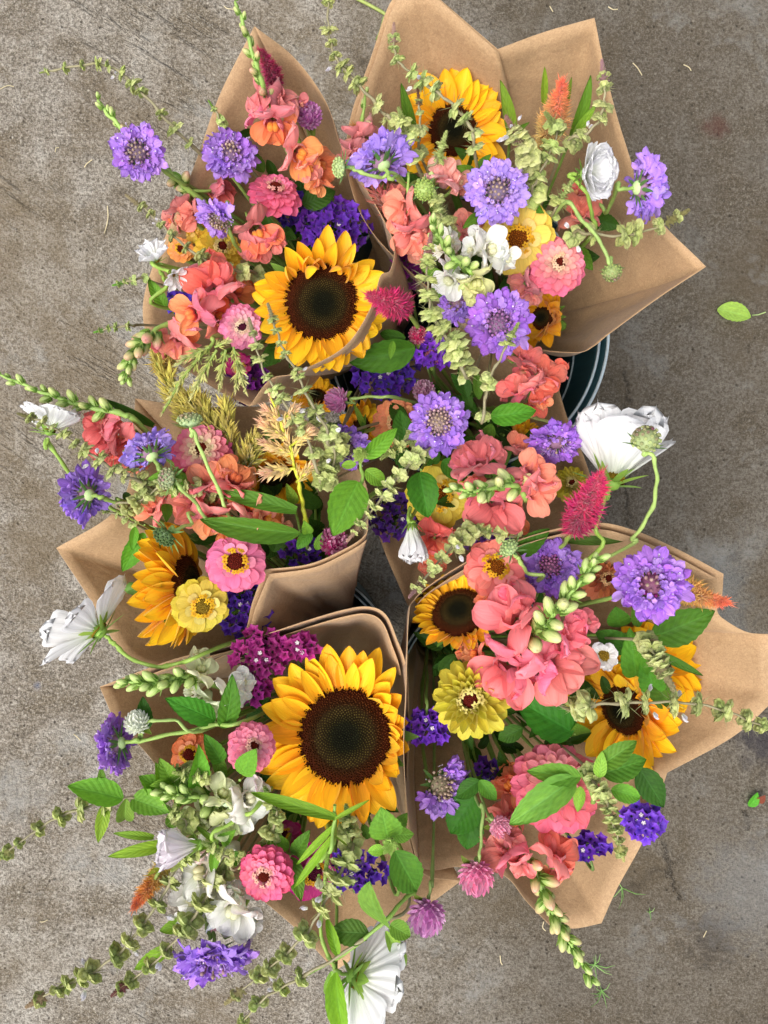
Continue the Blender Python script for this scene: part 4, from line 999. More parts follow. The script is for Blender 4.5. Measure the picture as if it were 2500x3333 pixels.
zinnia(925, 2725, .43, 130, 130, 30, 'b81c7a', 'small magenta zinnia beneath the biggest sunflower', 'D', style='semi', dome=DOME_DK)
zinnia(1610, 1852, .475, 215, 60, 22, 'f58478', 'salmon zinnia with golden stamens under the magenta celosia', 'E', style='semi', dome=DOME_ORANGE)
zinnia(1968, 1882, .42, 170, 0, 20, 'd98458', 'dull peach zinnia between two scabious heads', 'E', style='quill', inner='d99a60')
zinnia(1535, 2275, .497, 280, 200, 8, 'd2c43a', 'lime yellow double zinnia with quilled petals and red heart', 'E', style='quill', inner='d8cf52')
zinnia(1810, 2560, .468, 330, 85, 18, 'f0748e', 'large coral pink zinnia beneath basil leaves', 'E', style='pompon', inner='f4a8a6')
zinnia(775, 1190, .42, 100, 300, 40, 'c21a78', 'dark magenta zinnia edge under wheat celosia', 'A', style='semi', dome=DOME_DK)

# ---------------------------------------------------------------- scabious
VI, LV, PU, MV = '9d66dc', 'b18ef0', 'a45cd4', 'a45fd2'
scabious(452, 498, .50, 205, 150, 18, VI, 'blue violet scabious over bare concrete, outermost of the one-peaked wrap', 'A', [(520, 548, .485), (600, 600, .46), (700, 660, .42)], pinc='7a4a80')
scabious(748, 508, .478, 205, 85, 40, 'ab70de', 'violet scabious facing up below the basil tip', 'A', pinc='a878b8', inner=22)
scabious(715, 708, .49, 170, 235, 52, 'b07ae2', 'drooping scabious over the yellow zinnia with half its florets', 'A', [(750, 760, .475), (790, 820, .45), (880, 880, .40)], gap=(40, 150), pinc='8a6a70')
scabious(1245, 530, .505, 225, 120, 128, LV, 'back of a lavender scabious beside the star-shaped seed head', 'B', [(1290, 575, .50), (1330, 612, .47), (1400, 640, .43)])
scabious(1620, 625, .505, 225, 100, 12, 'b294f0', 'lavender scabious with ragged florets above the soft yellow zinnia', 'B', pinc='7d558e', inner=18)
scabious(2085, 610, .505, 235, 5, 118, 'ae86ec', 'side-on lavender scabious hanging over the floor', 'B', [(2010, 600, .50), (1975, 690, .46), (1900, 700, .43)])
scabious(1622, 1056, .51, 235, 80, 8, 'a564da', 'round purple scabious with full pincushion at the two-peaked wrap lip', 'B', pinc='a06fa8', pin2='8d5a86', pins=60)
scabious(1490, 985, .47, 150, 150, 30, 'a87ae2', 'small lilac scabious beside the green basil column', 'B', pins=20)
scabious(1428, 1375, .505, 218, 85, 8, 'ac70e4', 'centre scabious with dusty pink pincushion and open gaps', 'F', pinc='b08a98', pin2='a89078', pins=64, inner=8)
scabious(1130, 1455, .455, 180, 230, 34, 'ac74de', 'lilac scabious behind bright basil leaves', 'F', pinc='5e1f52', pins=20)
scabious(1812, 1437, .465, 190, 270, 42, 'aa6ae0', 'bunched mauve scabious at the dark paper edge near the big cosmos', 'F', pins=8, inner=26, scol=hx('a9bd78'))
scabious(490, 1478, .50, 215, 120, 125, 'a488ee', 'back of a blue lavender scabious on the deep pink zinnia', 'C', [(520, 1515, .485), (600, 1590, .45)])
scabious(283, 1610, .495, 205, 170, 140, 'a472e2', 'back of a violet scabious over the concrete', 'C', [(330, 1622, .488), (400, 1640, .47), (465, 1665, .45)])
scabious(385, 2420, .50, 210, 190, 122, 'a058d4', 'back of a magenta purple scabious beside the white globe amaranth', 'D', [(430, 2415, .50), (560, 2390, .495), (700, 2360, .485), (830, 2335, .47)])
scabious(695, 3110, .485, 275, 275, 72, VI, 'nodding violet scabious over the concrete near white snapdragons', 'D', [(682, 3050, .475), (672, 2960, .47), (700, 2880, .45)], pins=10)
scabious(1790, 1850, .46, 205, 100, 14, PU, 'purple scabious with mauve pincushion behind the bud spire', 'E', pinc='9a4a92', pin2='a8688e', pins=64, inner=16)
scabious(2118, 1905, .525, 268, 80, 10, 'b46ae2', 'largest bright purple scabious beside the orange celosia tip', 'E', [(2040, 1930, .49), (1920, 1962, .46)], pins=14, pinc='8a1f72', inner=44, pr=.22)
scabious(1430, 2555, .45, 225, 330, 36, 'b078e8', 'ragged lavender scabious against the paper wall of the flared wrap', 'E', gap=(110, 230), pinc='a08a78', pins=44)

# ---------------------------------------------------------------- cosmos
cosmos(508, 850, .50, 150, 110, 62, 'white cosmos with upright split petals above basil and coral snapdragons', 'A', [(545, 930, .48), (570, 1010, .45)], n=9, el=42, kind='roll')
cosmos(562, 893, .50, 120, 320, 40, 'small white cosmos facing out beside the split one', 'A', n=9, el=30, kind='roll')
cosmos(1900, 565, .505, 230, 8, 52, 'white double cosmos cupped sideways on a thin green stalk', 'B', [(1905, 620, .50), (1925, 700, .48), (1905, 790, .44)], n=9, el=38, layers=3, disc=False, wide=1.1)
cosmos(1990, 1568, .49, 520, 78, 106, 'large white cosmos seen from behind at the edge of the magenta celosia', 'E', [(1970, 1610, .50), (1940, 1720, .48), (1900, 1830, .46)], n=10, el=50, wide=1.12)
cosmos(1340, 1705, .45, 260, 275, 84, 'closed greenish white cosmos bud on the dark paper flap', 'F', [(1350, 1670, .44)], n=9, el=78, disc=False)
cosmos(160, 1405, .50, 240, 78, 106, 'white cosmos behind dark basil buds over the floor', 'C', [(155, 1435, .50), (230, 1545, .485), (330, 1625, .46), (480, 1715, .43)], n=8, el=36, wide=1.2)
cosmos(325, 2055, .50, 380, 140, 104, 'white cosmos hanging sideways over the concrete, joined by a curved stalk', 'C', [(375, 2100, .50), (450, 2155, .495), (560, 2165, .49), (720, 2105, .47)], n=8, el=22)
cosmos(645, 2750, .50, 290, 185, 80, 'pale pink tinged cosmos bud opening sideways', 'D', [(690, 2715, .50), (780, 2660, .49), (880, 2575, .47)], n=9, el=70, col='f6eef2', disc=False)
cosmos(1150, 3178, .50, 400, 345, 112, 'white cosmos at the lower paper point with a spotted beetle', 'D', [(1080, 3130, .50), (1045, 3020, .495), (1075, 2700, .48)], n=8, el=22)
cosmos(1966, 2135, .475, 125, 90, 6, 'small white cupped cosmos with yellow button centre', 'E', n=9, el=46, kind='flat', dr=.46)
cosmos(1038, 2850, .515, 85, 275, 70, 'closed cosmos bud among thin green foliage', 'D', [(1045, 2800, .515), (1080, 2730, .505), (1090, 2680, .49)], n=8, el=86, col='d9dcae', disc=False)

# ---------------------------------------------------------------- snapdragons  (palette)
PK, CO, OR, YO, DP, SA = 'f0809a', 'ee7472', 'f58c45', 'f7a63c', 'd9707a', 'f59a78'
snapdragon('tall pink snapdragon spire up the one-peaked wrap', 'A', [(765, 5, .535), (795, 85, .53), (825, 180, .52), (850, 260, .51), (880, 360, .49), (930, 470, .46)], 11,
    [(835, 315, .495, 100, DP, 'd8808a', 'e0a080'), (925, 320, .49, 120, DP, 'd8737c', 'e0a080'), (888, 405, .51, 150, 'f0808e', OR, YO, 270, 35), (975, 500, .505, 150, 'ee8a86', OR, YO, 330, 35), (1045, 540, .48, 120, OR, 'f0884a', OR, 0, 45)], budcol='e08a88', bfrac=(0, .75))
snapdragon('snapdragon bud spike leaning out to the basil stem', 'A', [(318, 325, .50), (350, 370, .498), (400, 420, .495), (480, 500, .48), (560, 570, .465), (620, 620, .45)], 12,
    [(600, 690, .44, 110, DP, CO, OR), (730, 610, .44, 110, 'e07080', CO, OR)], budcol='d99a8a', bsz=(24, 60), bfrac=(0, 1))
snapdragon('orange throated snapdragon beside purple statice', 'A', [(800, 690, .44), (820, 760, .43), (850, 850, .40)], 0, [(835, 755, .47, 150, 'e6707c', 'f27a4a', YO, 290, 24)])
snapdragon('rose snapdragon cluster beside the pale pink zinnia', 'A', [(410, 1235, .50), (425, 1170, .505), (470, 1110, .50), (530, 1060, .49), (620, 1020, .47), (690, 960, .44)], 12,
    [(690, 925, .495, 185, 'ea6f80', 'f0785a', OR, 110, 30), (625, 1022, .505, 140, 'ef7890', 'f28050', OR, 200, 35), (715, 1035, .48, 130, 'f0805a', OR, YO, 30, 35), (575, 1115, .485, 130, 'e26a78', CO, OR, 240, 40), (770, 940, .46, 130, 'ee7a64', OR, OR, 30, 40)], budcol='e88a90', bsz=(34, 78))
snapdragon('coral snapdragons edging the paper near the yellow zinnia', 'A', [(640, 690, .44), (680, 760, .42)], 0, [(625, 700, .45, 100, 'dd7070', CO, OR, 190, 40), (1010, 700, .40, 60, CO, OR, YO)])
snapdragon('dusty pink snapdragons behind the back-turned lavender scabious', 'B', [(1190, 300, .48), (1180, 420, .46), (1200, 560, .43)], 3,
    [(1165, 455, .465, 110, 'dd8088', 'e08a90', 'e8b090'), (1150, 500, .46, 100, 'd87880', 'e08a90', 'e0a080'), (1215, 420, .455, 90, 'e0a0a0', 'e8a8a8', 'e8c0a0')], budcol='d8a890')
snapdragon('pale pink snapdragon below the veiled sunflower', 'B', [(1400, 610, .49), (1420, 700, .46), (1440, 800, .43)], 5,
    [(1450, 570, .49, 120, 'f2a8a8', 'f0b0ac', 'f0d0a0', 80, 40), (1500, 595, .475, 90, 'e88a8c', 'f09a94', 'f0c0a0')], budcol='cfd08a', bsz=(50, 80), bfrac=(0, .8))
snapdragon('coral snapdragon column at the edge between two wraps', 'B', [(1330, 560, .49), (1330, 680, .47), (1340, 800, .43)], 0,
    [(1310, 680, .48, 140, 'f08880', 'f29080', 'f0c080', 190, 35), (1345, 770, .475, 150, 'ee7c78', 'f28a80', 'f0b880', 270, 40), (1370, 800, .46, 120, 'f0a090', 'f09080', 'f0d090', 300, 40), (1520, 735, .455, 110, 'ea8084', 'f0908c', 'f0c090', 60, 40), (1290, 640, .46, 90, 'f0a090', 'ea8a80', 'f0c090')])
snapdragon('white and green snapdragon spike in front of the soft yellow zinnia', 'B', [(1408, 728, .545), (1430, 775, .54), (1465, 830, .53), (1520, 870, .52), (1545, 900, .50)], 10,
    [(1597, 812, .515, 135, 'f6f5ee', 'f7f7f2', 'f0eec0', 10, 40), (1462, 912, .51, 120, 'f5f6f2', 'f7f7f4', 'eef0c0', 230, 45), (1552, 918, .515, 120, 'e3e59a', 'e6e8a4', 'e8e6a0', 280, 45), (1440, 800, .50, 110, 'f0e8dc', 'f3efe6', 'f0e8b0', 160, 45), (1555, 780, .50, 90, 'f6f4ee', 'f7f7f2', 'f0eec0', 60, 40)], budcol='cfe08a', bsz=(40, 74), bfrac=(0, .95))
snapdragon('coral snapdragon against the paper behind the green stalk', 'B', [(1885, 640, .45), (1880, 740, .43)], 0, [(1885, 690, .46, 130, 'ea8074', 'e87a68', 'f0b080', 80, 30)])
snapdragon('rosy snapdragon lips between the scabious and coral pink zinnia', 'B', [(1700, 900, .45), (1710, 980, .43)], 0, [(1702, 925, .455, 110, 'e8808a', 'ea8a8c', 'f0b090', 200, 40), (1720, 965, .45, 90, 'e8808a', 'ea8a8c', 'f0b090', 290, 50)])
snapdragon('red coral snapdragon over the open bucket', 'F', [(1650, 1120, .45), (1690, 1190, .44), (1730, 1260, .43), (1700, 1330, .40)], 3,
    [(1710, 1160, .455, 110, 'df6470', CO, OR, 60, 45), (1780, 1215, .455, 125, 'e0606c', 'ee6a50', 'f0704a', 60, 50), (1685, 1265, .455, 120, 'e4606e', CO, OR, 120, 40), (1755, 1265, .46, 120, 'e4646a', 'f0704e', 'f27a3c', 320, 45), (1735, 1325, .43, 95, 'e2604e', 'e86448', OR, 280, 45)], budcol='d88a80', bsz=(55, 85))
snapdragon('coral snapdragon with pale bud spire in the middle bouquet', 'F', [(1475, 1590, .525), (1540, 1600, .52), (1600, 1590, .51), (1680, 1580, .49), (1700, 1620, .45)], 11,
    [(1555, 1500, .475, 170, 'e2667c', 'e66e7e', 'eea080', 110, 30), (1600, 1650, .475, 190, 'e2647c', 'e87078', 'f09070', 265, 30), (1730, 1530, .48, 140, 'e87480', 'ee8274', OR, 50, 35), (1745, 1600, .475, 160, 'e87480', 'ee7c78', OR, 330, 35), (1660, 1700, .45, 110, 'e86860', 'f0703c', OR, 280, 40), (1690, 1450, .44, 90, 'e87480', 'ee8274', OR, 70, 45)], budcol='e9d9a0', bsz=(42, 84), bfrac=(0, .85))
snapdragon('red orange snapdragon beside the closed cosmos bud', 'F', [(1420, 1720, .42), (1410, 1780, .40)], 0, [(1415, 1755, .425, 130, 'ea6a58', 'ee6a48', OR, 260, 30), (1400, 1830, .40, 100, 'e85a50', 'ea5a48', OR, 280, 40)])
snapdragon('long coral snapdragon reaching past the floor edge', 'C', [(-10, 1215, .50), (100, 1262, .50), (200, 1300, .50), (300, 1328, .495), (400, 1350, .49), (475, 1405, .47)], 14,
    [(325, 1385, .49, 120, 'e26a76', CO, 'e89080', 170, 45), (335, 1440, .485, 130, 'e05e66', 'ea6a68', 'e89080', 190, 50), (420, 1455, .48, 140, 'ef7a78', 'f08070', OR, 240, 40), (375, 1485, .47, 110, 'ee7a7a', 'f08474', OR, 220, 50)], budcol='c3c07c', bsz=(34, 58), bfrac=(0, .72))
snapdragon('coral orange snapdragons in the heart of the leaning wrap', 'C', [(620, 1560, .47), (720, 1600, .46), (830, 1680, .42)], 3,
    [(690, 1570, .475, 150, 'ea6c74', 'ee7866', OR, 100, 35), (765, 1560, .475, 150, 'ee7a74', 'f2844e', OR, 60, 40), (620, 1645, .47, 150, 'e46c7a', 'ea7878', OR, 200, 35), (690, 1690, .475, 140, 'ee7a7e', 'f2884e', YO, 280, 35), (815, 1650, .475, 140, 'f0908a', 'f09a5c', YO, 60, 40), (870, 1680, .47, 130, 'f09a78', 'f3a055', YO, 350, 40), (495, 1655, .46, 110, 'f08474', 'f28a6a', OR, 150, 40)], budcol='d88a90', bsz=(50, 66))
snapdragon('white snapdragon with green bud spike along the rolled lip', 'D', [(405, 2220, .505), (470, 2225, .505), (540, 2220, .50), (610, 2200, .49), (700, 2230, .47), (790, 2260, .44)], 12,
    [(655, 2180, .485, 110, 'e6ecc0', 'e4ebbc', 'e4e8a8', 80, 45), (665, 2285, .48, 120, 'e2ecca', 'e6edcc', 'e0e6a8', 250, 40), (755, 2245, .485, 110, 'f3f4e8', 'f4f5ec', 'eceab8', 10, 40), (790, 2220, .475, 90, 'f4f4ec', 'f4f5ec', 'eceab8', 30, 45)], budcol='bcd07e', bsz=(44, 76), bfrac=(0, .66))
snapdragon('greenish white snapdragon beneath the basil leaves', 'D', [(525, 2575, .50), (590, 2590, .50), (660, 2600, .49), (720, 2640, .46), (760, 2700, .43)], 12,
    [(725, 2585, .495, 120, 'dfe8b4', 'e2eaba', 'e0e6a0', 60, 40), (810, 2600, .49, 140, 'f5f5ee', 'f5f5ee', 'eeeec0', 20, 35), (745, 2680, .485, 110, 'e0e8ae', 'e2eab4', 'e2e6a0', 300, 35), (800, 2650, .48, 120, 'f5f6f0', 'f5f6f0', 'eeeec0', 330, 45), (640, 2655, .475, 100, 'dce6b0', 'dfe8b4', 'e2e6a0', 220, 40)], budcol='b9cf78', bsz=(42, 74), bfrac=(0, .72))
snapdragon('white snapdragon drooping over the lower concrete', 'D', [(700, 2760, .47), (690, 2850, .47), (720, 2950, .47), (760, 3020, .46)], 0,
    [(655, 2840, .475, 170, 'f4f4ec', 'f5f5f0', 'eee8b0', 190, 40), (630, 2925, .47, 150, 'f4f3ee', 'f5f4f0', 'eee8b0', 220, 40), (760, 2965, .49, 170, 'f6f5f2', 'f6f5f2', 'f0eec8', 250, 45), (715, 2740, .465, 120, 'eef0dc', 'f3f4e4', 'e8e8b0', 120, 40), (790, 3010, .475, 120, 'f7f5f3', 'f7f5f3', 'f2eecc', 330, 45), (690, 2990, .45, 90, 'efb0be', 'f0c0c8', 'f0d0c0', 240, 50)])
snapdragon('pink snapdragon with green bud spire above the lime zinnia', 'E', [(1945, 1820, .565), (1900, 1880, .56), (1840, 1955, .55), (1780, 2030, .535), (1720, 2090, .515), (1640, 2140, .49)], 15,
    [(1670, 2000, .52, 200, 'ea5c7a', 'ec6680', OR, 130, 30), (1735, 2030, .505, 120, 'ee7890', 'ef7486', OR, 100, 50), (1855, 2060, .52, 150, 'ee6c8a', 'ec6682', 'f0a090', 0, 45), (1645, 2175, .515, 200, 'f06a86', 'f26e84', OR, 240, 30), (1805, 2165, .52, 210, 'ef6c8a', 'f27488', 'f09a70', 320, 30), (1545, 2130, .485, 100, 'f2824e', 'f3864c', YO, 170, 40), (1620, 1955, .485, 110, 'f08040', 'f2824a', OR, 150, 40), (1770, 2110, .49, 140, 'ec6c80', 'ee7082', OR, 0, 40)], budcol='dfd298', bsz=(44, 104), bfrac=(0, .8))
snapdragon('pink snapdragon with long green bud tip drooping over the lower corner', 'E', [(1925, 3195, .48), (1880, 3110, .485), (1830, 3030, .485), (1795, 2960, .485), (1760, 2880, .485), (1720, 2790, .475), (1690, 2700, .44)], 20,
    [(1640, 2765, .49, 140, 'e6687e', 'e86c80', OR, 150, 45), (1815, 2770, .49, 150, 'ea6c78', 'ee7a60', OR, 60, 45), (1700, 2820, .49, 90, 'ee8088', 'ee8088', 'f0b090', 270, 50), (1645, 2650, .45, 120, 'e86a80', 'ec7078', OR, 120, 40), (1660, 2560, .43, 130, 'f28440', 'f38a44', YO, 130, 40)], budcol='eeaa98', bsz=(38, 80), bfrac=(0, .8))

# ---------------------------------------------------------------- basil flower spikes
GB = 'a9bd6c'
basil('arching basil spike far over the concrete beside the blue violet scabious', 'A', [(140, 235, .505), (200, 224, .505), (300, 208, .505), (370, 222, .50), (420, 258, .495), (480, 320, .49), (560, 410, .48), (630, 480, .465)], 10, (34, 62), (.04, .97), '8fae4e', '9fb560', (4,), dens=1.0, tips=.5)
basil('short bright basil tip beside the facing-up violet scabious', 'A', [(690, 345, .49), (715, 385, .485), (735, 420, .47), (745, 470, .45)], 4, (28, 44), (.1, .8), '7fb04a', '86b84e')
basil('grey green basil spike below the arching one', 'A', [(430, 650, .49), (495, 700, .49), (560, 765, .49), (620, 815, .49), (700, 865, .485), (790, 885, .47), (860, 900, .44)], 9, (40, 70), (.08, .95), '8f9f5c', 'a39a7c', (1, 5))
basil('bright basil tip poking out beside pink buds', 'A', [(320, 1078, .48), (370, 1065, .48), (430, 1060, .475), (500, 1060, .45)], 4, (24, 40), (.05, .6), '6fae48', '76b84a')
basil('bright basil tip poking out below the split white cosmos', 'A', [(382, 925, .48), (430, 912, .48), (480, 905, .47), (540, 930, .44)], 4, (26, 42), (.05, .6), '6fae48', '76b84a')
basil('basil spike against the sunflower disc of the one-peaked wrap', 'A', [(882, 1020, .535), (905, 1090, .53), (928, 1150, .53), (965, 1210, .525), (1000, 1290, .52), (1060, 1390, .51), (1085, 1440, .49)], 9, (48, 72), (.05, .98), '94ac60', 'a8a184', (4, 6))
basil('basil spike crossing the cream celosia beside its twin', 'A', [(818, 1065, .53), (835, 1130, .53), (860, 1210, .525), (905, 1280, .52), (950, 1350, .515), (1010, 1450, .505), (1050, 1530, .49)], 9, (46, 74), (.05, .98), '98ae62', 'a8a184', (5, 7))
basil('long basil spike beside the paper peak, starting past the top', 'B', [(1070, -40, .53), (1068, 60, .53), (1075, 130, .525), (1095, 190, .525), (1135, 240, .52), (1190, 300, .515), (1250, 370, .505), (1300, 430, .49)], 10, (52, 74), (.0, .98), 'a3ac62', 'a09070', (4,))
basil('basil spike hanging across the veiled sunflower', 'B', [(1282, 105, .54), (1283, 160, .54), (1300, 205, .54), (1345, 240, .535), (1400, 285, .53), (1455, 325, .53), (1505, 375, .525), (1540, 430, .52), (1545, 490, .51)], 9, (44, 82), (.05, .98), '8fb058', 'a88a84', (3,))
basil('small brown basil tip on the golden petals', 'B', [(1362, 315, .52), (1367, 370, .515), (1370, 440, .50), (1375, 520, .47)], 4, (36, 60), (.1, .9), '7d8c50', '8a5e50')
basil('pinkish basil cluster above the ragged lavender scabious', 'B', [(1670, 420, .53), (1695, 465, .525), (1715, 510, .515), (1740, 560, .49)], 5, (70, 96), (.0, .8), 'b3ad80', 'a8807c', (0,), per=8)
basil('upright basil spike at the square paper peak', 'B', [(1962, 230, .535), (1967, 290, .535), (1965, 345, .53), (1945, 400, .52), (1895, 445, .51), (1830, 490, .49)], 6, (52, 78), (.05, .9), 'a6ad72', 'b08c94', (3,))
basil('full green basil spike between the orange celosia and white cosmos', 'B', [(1800, 400, .52), (1815, 430, .515), (1785, 510, .51), (1745, 590, .50), (1720, 650, .48)], 6, (70, 100), (.05, .9), 'a4bf68', 'a9b874', per=7)
basil('basil spike lying along the flared paper corner', 'B', [(2205, 705, .505), (2150, 735, .505), (2080, 758, .505), (2000, 768, .505), (1910, 760, .50), (1850, 770, .47)], 6, (62, 94), (.02, .95), '98a35c', '8f8a5c', (4,))
basil('thick pale green basil column with a purple tip beside the white snapdragon', 'B', [(1398, 800, .545), (1390, 870, .545), (1395, 950, .54), (1405, 1020, .535), (1440, 1080, .53), (1490, 1150, .525), (1525, 1230, .51)], 13, (62, 108), (.03, .97), 'b4c46c', '9a6e74', per=7)
basil('bright basil spike hanging over the round purple scabious', 'B', [(1672, 1080, .55), (1650, 1120, .545), (1625, 1175, .54), (1590, 1235, .525), (1580, 1300, .51), (1570, 1370, .49)], 5, (50, 76), (.06, .95), 'aec26a', 'b0be72', per=6)
basil('pale basil spike running between the pouch and centre scabious', 'F', [(1148, 1740, .53), (1190, 1690, .53), (1235, 1630, .53), (1290, 1560, .525), (1350, 1490, .515), (1420, 1440, .49)], 9, (44, 84), (.04, .95), 'b3bf84', 'c3a59a', (5,), per=6)
basil('dusty basil spike across the coral snapdragon to the paper edge', 'F', [(1350, 1922, .52), (1395, 1868, .515), (1450, 1805, .505), (1510, 1745, .49), (1560, 1700, .46)], 8, (44, 78), (.05, .95), 'a0a56e', 'b3929a', (4,), per=6)
basil('dark basil spike in front of the white cosmos over the floor', 'C', [(85, 1355, .525), (140, 1375, .525), (200, 1410, .52), (260, 1455, .515), (330, 1500, .51), (400, 1550, .50), (490, 1590, .48)], 9, (44, 70), (.04, .97), '7f8f50', '8e8a60', (5,))
basil('short basil spike beside the back-turned violet scabious', 'C', [(560, 1540, .49), (520, 1580, .485), (460, 1630, .475), (400, 1665, .465)], 5, (54, 76), (.1, .9), '8c9858', '96a560', tips=.8)
basil('short basil twig under the violet scabious stalk', 'C', [(335, 1660, .47), (390, 1680, .465), (450, 1710, .45)], 4, (30, 44), (.1, .9), '8fae58', '9ab864')
basil('basil spike under the twin spikes beside the lilac scabious', 'F', [(1020, 1330, .485), (1055, 1420, .48), (1075, 1500, .475), (1060, 1570, .45)], 6, (70, 92), (.02, .95), 'a3b56a', 'a3b56a', per=7)
basil('leafy basil spike running out over the concrete', 'D', [(10, 2785, .495), (60, 2745, .50), (110, 2710, .50), (180, 2665, .50), (260, 2635, .50), (350, 2610, .495), (450, 2595, .49), (560, 2580, .46)], 6, (50, 79), (.04, .7), '8fa556', 'b0ae78', (), leaves=(
    (400, 2600, .497, 222, 2555, .515, .5, 12, '5aa03c'), (345, 2612, .495, 322, 2730, .49, .34, 0, LG), (430, 2600, .492, 560, 2655, .50, .55, -10, '66a848'), (410, 2600, .495, 405, 2700, .48, .42, 0, '78b050'), (330, 2560, .50, 325, 2490, .50, .4, 10, MG), (560, 2640, .48, 560, 2705, .47, .5, 0, MG)))
basil('first of two slanting basil spikes over the lower concrete, the longer one', 'D', [(112, 3262, .485), (180, 3222, .49), (240, 3195, .49), (310, 3160, .49), (400, 3090, .49), (480, 2990, .49), (540, 2900, .485), (610, 2780, .47)], 9, (57, 97), (.04, .9), '8fa060', 'a8957a', (3, 5))
basil('slanting basil spike ending beside the nodding violet scabious', 'D', [(385, 3225, .485), (430, 3190, .49), (510, 3125, .49), (580, 3050, .49), (640, 2970, .49), (700, 2880, .485), (745, 2820, .47)], 8, (55, 99), (.04, .95), '92a264', '7d4e50', (2, 4))
basil('basil spike crossing the lower paper point', 'D', [(760, 3245, .50), (840, 3180, .505), (920, 3115, .51), (1000, 3035, .515), (1045, 2960, .515), (1090, 2880, .51), (1130, 2790, .50), (1150, 2720, .48)], 9, (60, 104), (.03, .95), 'a3b478', 'b3ac80', (4, 5))
basil('basil spike leaving past the lower edge from the leafy stem', 'D', [(745, 3370, .49), (800, 3315, .495), (860, 3250, .50), (920, 3215, .50), (1010, 3165, .505), (1120, 3100, .505), (1240, 3010, .50)], 5, (55, 84), (.03, .62), '8fae58', 'a9b070', (2,), tail=[(1330, 2900, .47)])
basil('small rounded basil buds under the biggest sunflower', 'D', [(880, 2600, .49), (900, 2650, .485), (880, 2720, .47), (850, 2780, .45)], 4, (70, 90), (.1, .9), '8aa85c', '8aa85c', per=7)
basil('basil bud whorls between the magenta zinnia and leaves', 'D', [(1130, 2660, .49), (1135, 2720, .485), (1140, 2790, .47)], 3, (70, 84), (.1, .9), '8aa45c', '8aa45c')
basil('basil buds beside the orange zinnia and leaves', 'D', [(560, 2510, .485), (600, 2500, .48), (650, 2510, .46)], 4, (44, 60), (.0, .9), '7e9a4c', '88a454')
basil('long basil spike lying across the flared paper flap', 'E', [(2560, 2390, .525), (2470, 2360, .525), (2390, 2325, .525), (2290, 2295, .52), (2180, 2285, .515), (2060, 2288, .51), (1950, 2292, .505), (1850, 2310, .49)], 9, (75, 112), (.0, .97), '93a45c', '98a060', (4, 5))
basil('grey basil bud column over the hidden sunflower', 'E', [(2165, 2195, .53), (2145, 2160, .53), (2120, 2115, .525), (2100, 2080, .51)], 5, (76, 88), (.1, .95), '7f8a58', 'a9a27c', per=8, tips=1.2)
basil('basil spike hanging down over the large coral pink zinnia', 'E', [(2025, 2780, .525), (2010, 2720, .53), (1990, 2660, .53), (1970, 2600, .525), (1930, 2540, .51), (1900, 2490, .49)], 8, (46, 72), (.04, .9), 'a3ad70', 'b9bb7c')
basil('dull basil spike inside the paper near the small white cosmos', 'E', [(1900, 2280, .47), (1880, 2320, .465), (1840, 2340, .45)], 3, (70, 84), (.1, .9), '7f9a50', '7f9a50')

for (lab, bq, pth, n_, s_) in (
    ('pale basil sprig between the veiled sunflower and back-turned lavender scabious', 'B', [(1310, 390, .515), (1330, 450, .505), (1350, 520, .49)], 4, (60, 80)),
    ('pale green basil bud sprig under the coral orange celosia plume', 'B', [(1640, 560, .50), (1690, 590, .495), (1740, 640, .48)], 4, (66, 86)),
    ('green bud sprig above the round seed head with beaded cells', 'B', [(1440, 470, .505), (1420, 530, .50), (1400, 580, .47)], 3, (60, 80)),
    ('yellow green bud sprig under the round seed head', 'B', [(1420, 650, .50), (1440, 710, .495), (1460, 770, .48)], 4, (64, 84)),
    ('pale bud sprig over the coral snapdragon by the flared paper corner', 'B', [(1850, 610, .49), (1820, 660, .485), (1790, 710, .47)], 3, (60, 78)),
    ('pale green bud sprig beside the cream celosia spire', 'F', [(1060, 1560, .50), (1090, 1500, .495), (1110, 1420, .485)], 4, (60, 84)),
    ('yellow green bud sprig between lilac and centre scabious', 'F', [(1270, 1470, .50), (1310, 1440, .495), (1350, 1420, .475)], 3, (60, 76)),
    ('pale bud sprig beneath the pink snapdragon in the middle bouquet', 'F', [(1560, 1720, .485), (1620, 1740, .48), (1680, 1720, .46)], 4, (56, 76)),
    ('yellow green bud sprig beside the pink tinged cosmos bud', 'D', [(560, 2640, .50), (600, 2670, .495), (660, 2690, .475)], 4, (56, 76)),
    ('pale bud sprig over the upper white snapdragon at the lower concrete', 'D', [(690, 2760, .50), (740, 2790, .495), (790, 2800, .475)], 4, (56, 78)),
    ('pale bud sprig above the rusty orange celosia', 'D', [(590, 2810, .495), (630, 2780, .49), (690, 2750, .47)], 4, (56, 76)),
    ('yellow green bud sprig at the small pink zinnia and white snapdragon', 'D', [(600, 2520, .50), (660, 2530, .495), (720, 2560, .475)], 4, (54, 72)),
    ('pale bud sprig among the coral orange snapdragons', 'C', [(560, 1600, .49), (620, 1590, .485), (690, 1620, .47)], 4, (54, 74)),
    ('green bud sprig at the grass-like leaf behind the long coral snapdragon', 'C', [(420, 1500, .49), (450, 1560, .485), (500, 1600, .47)], 4, (54, 72))):
    basil(lab, bq, pth, n_, s_, (.0, .95), 'b4c672', 'b9c884', per=7)

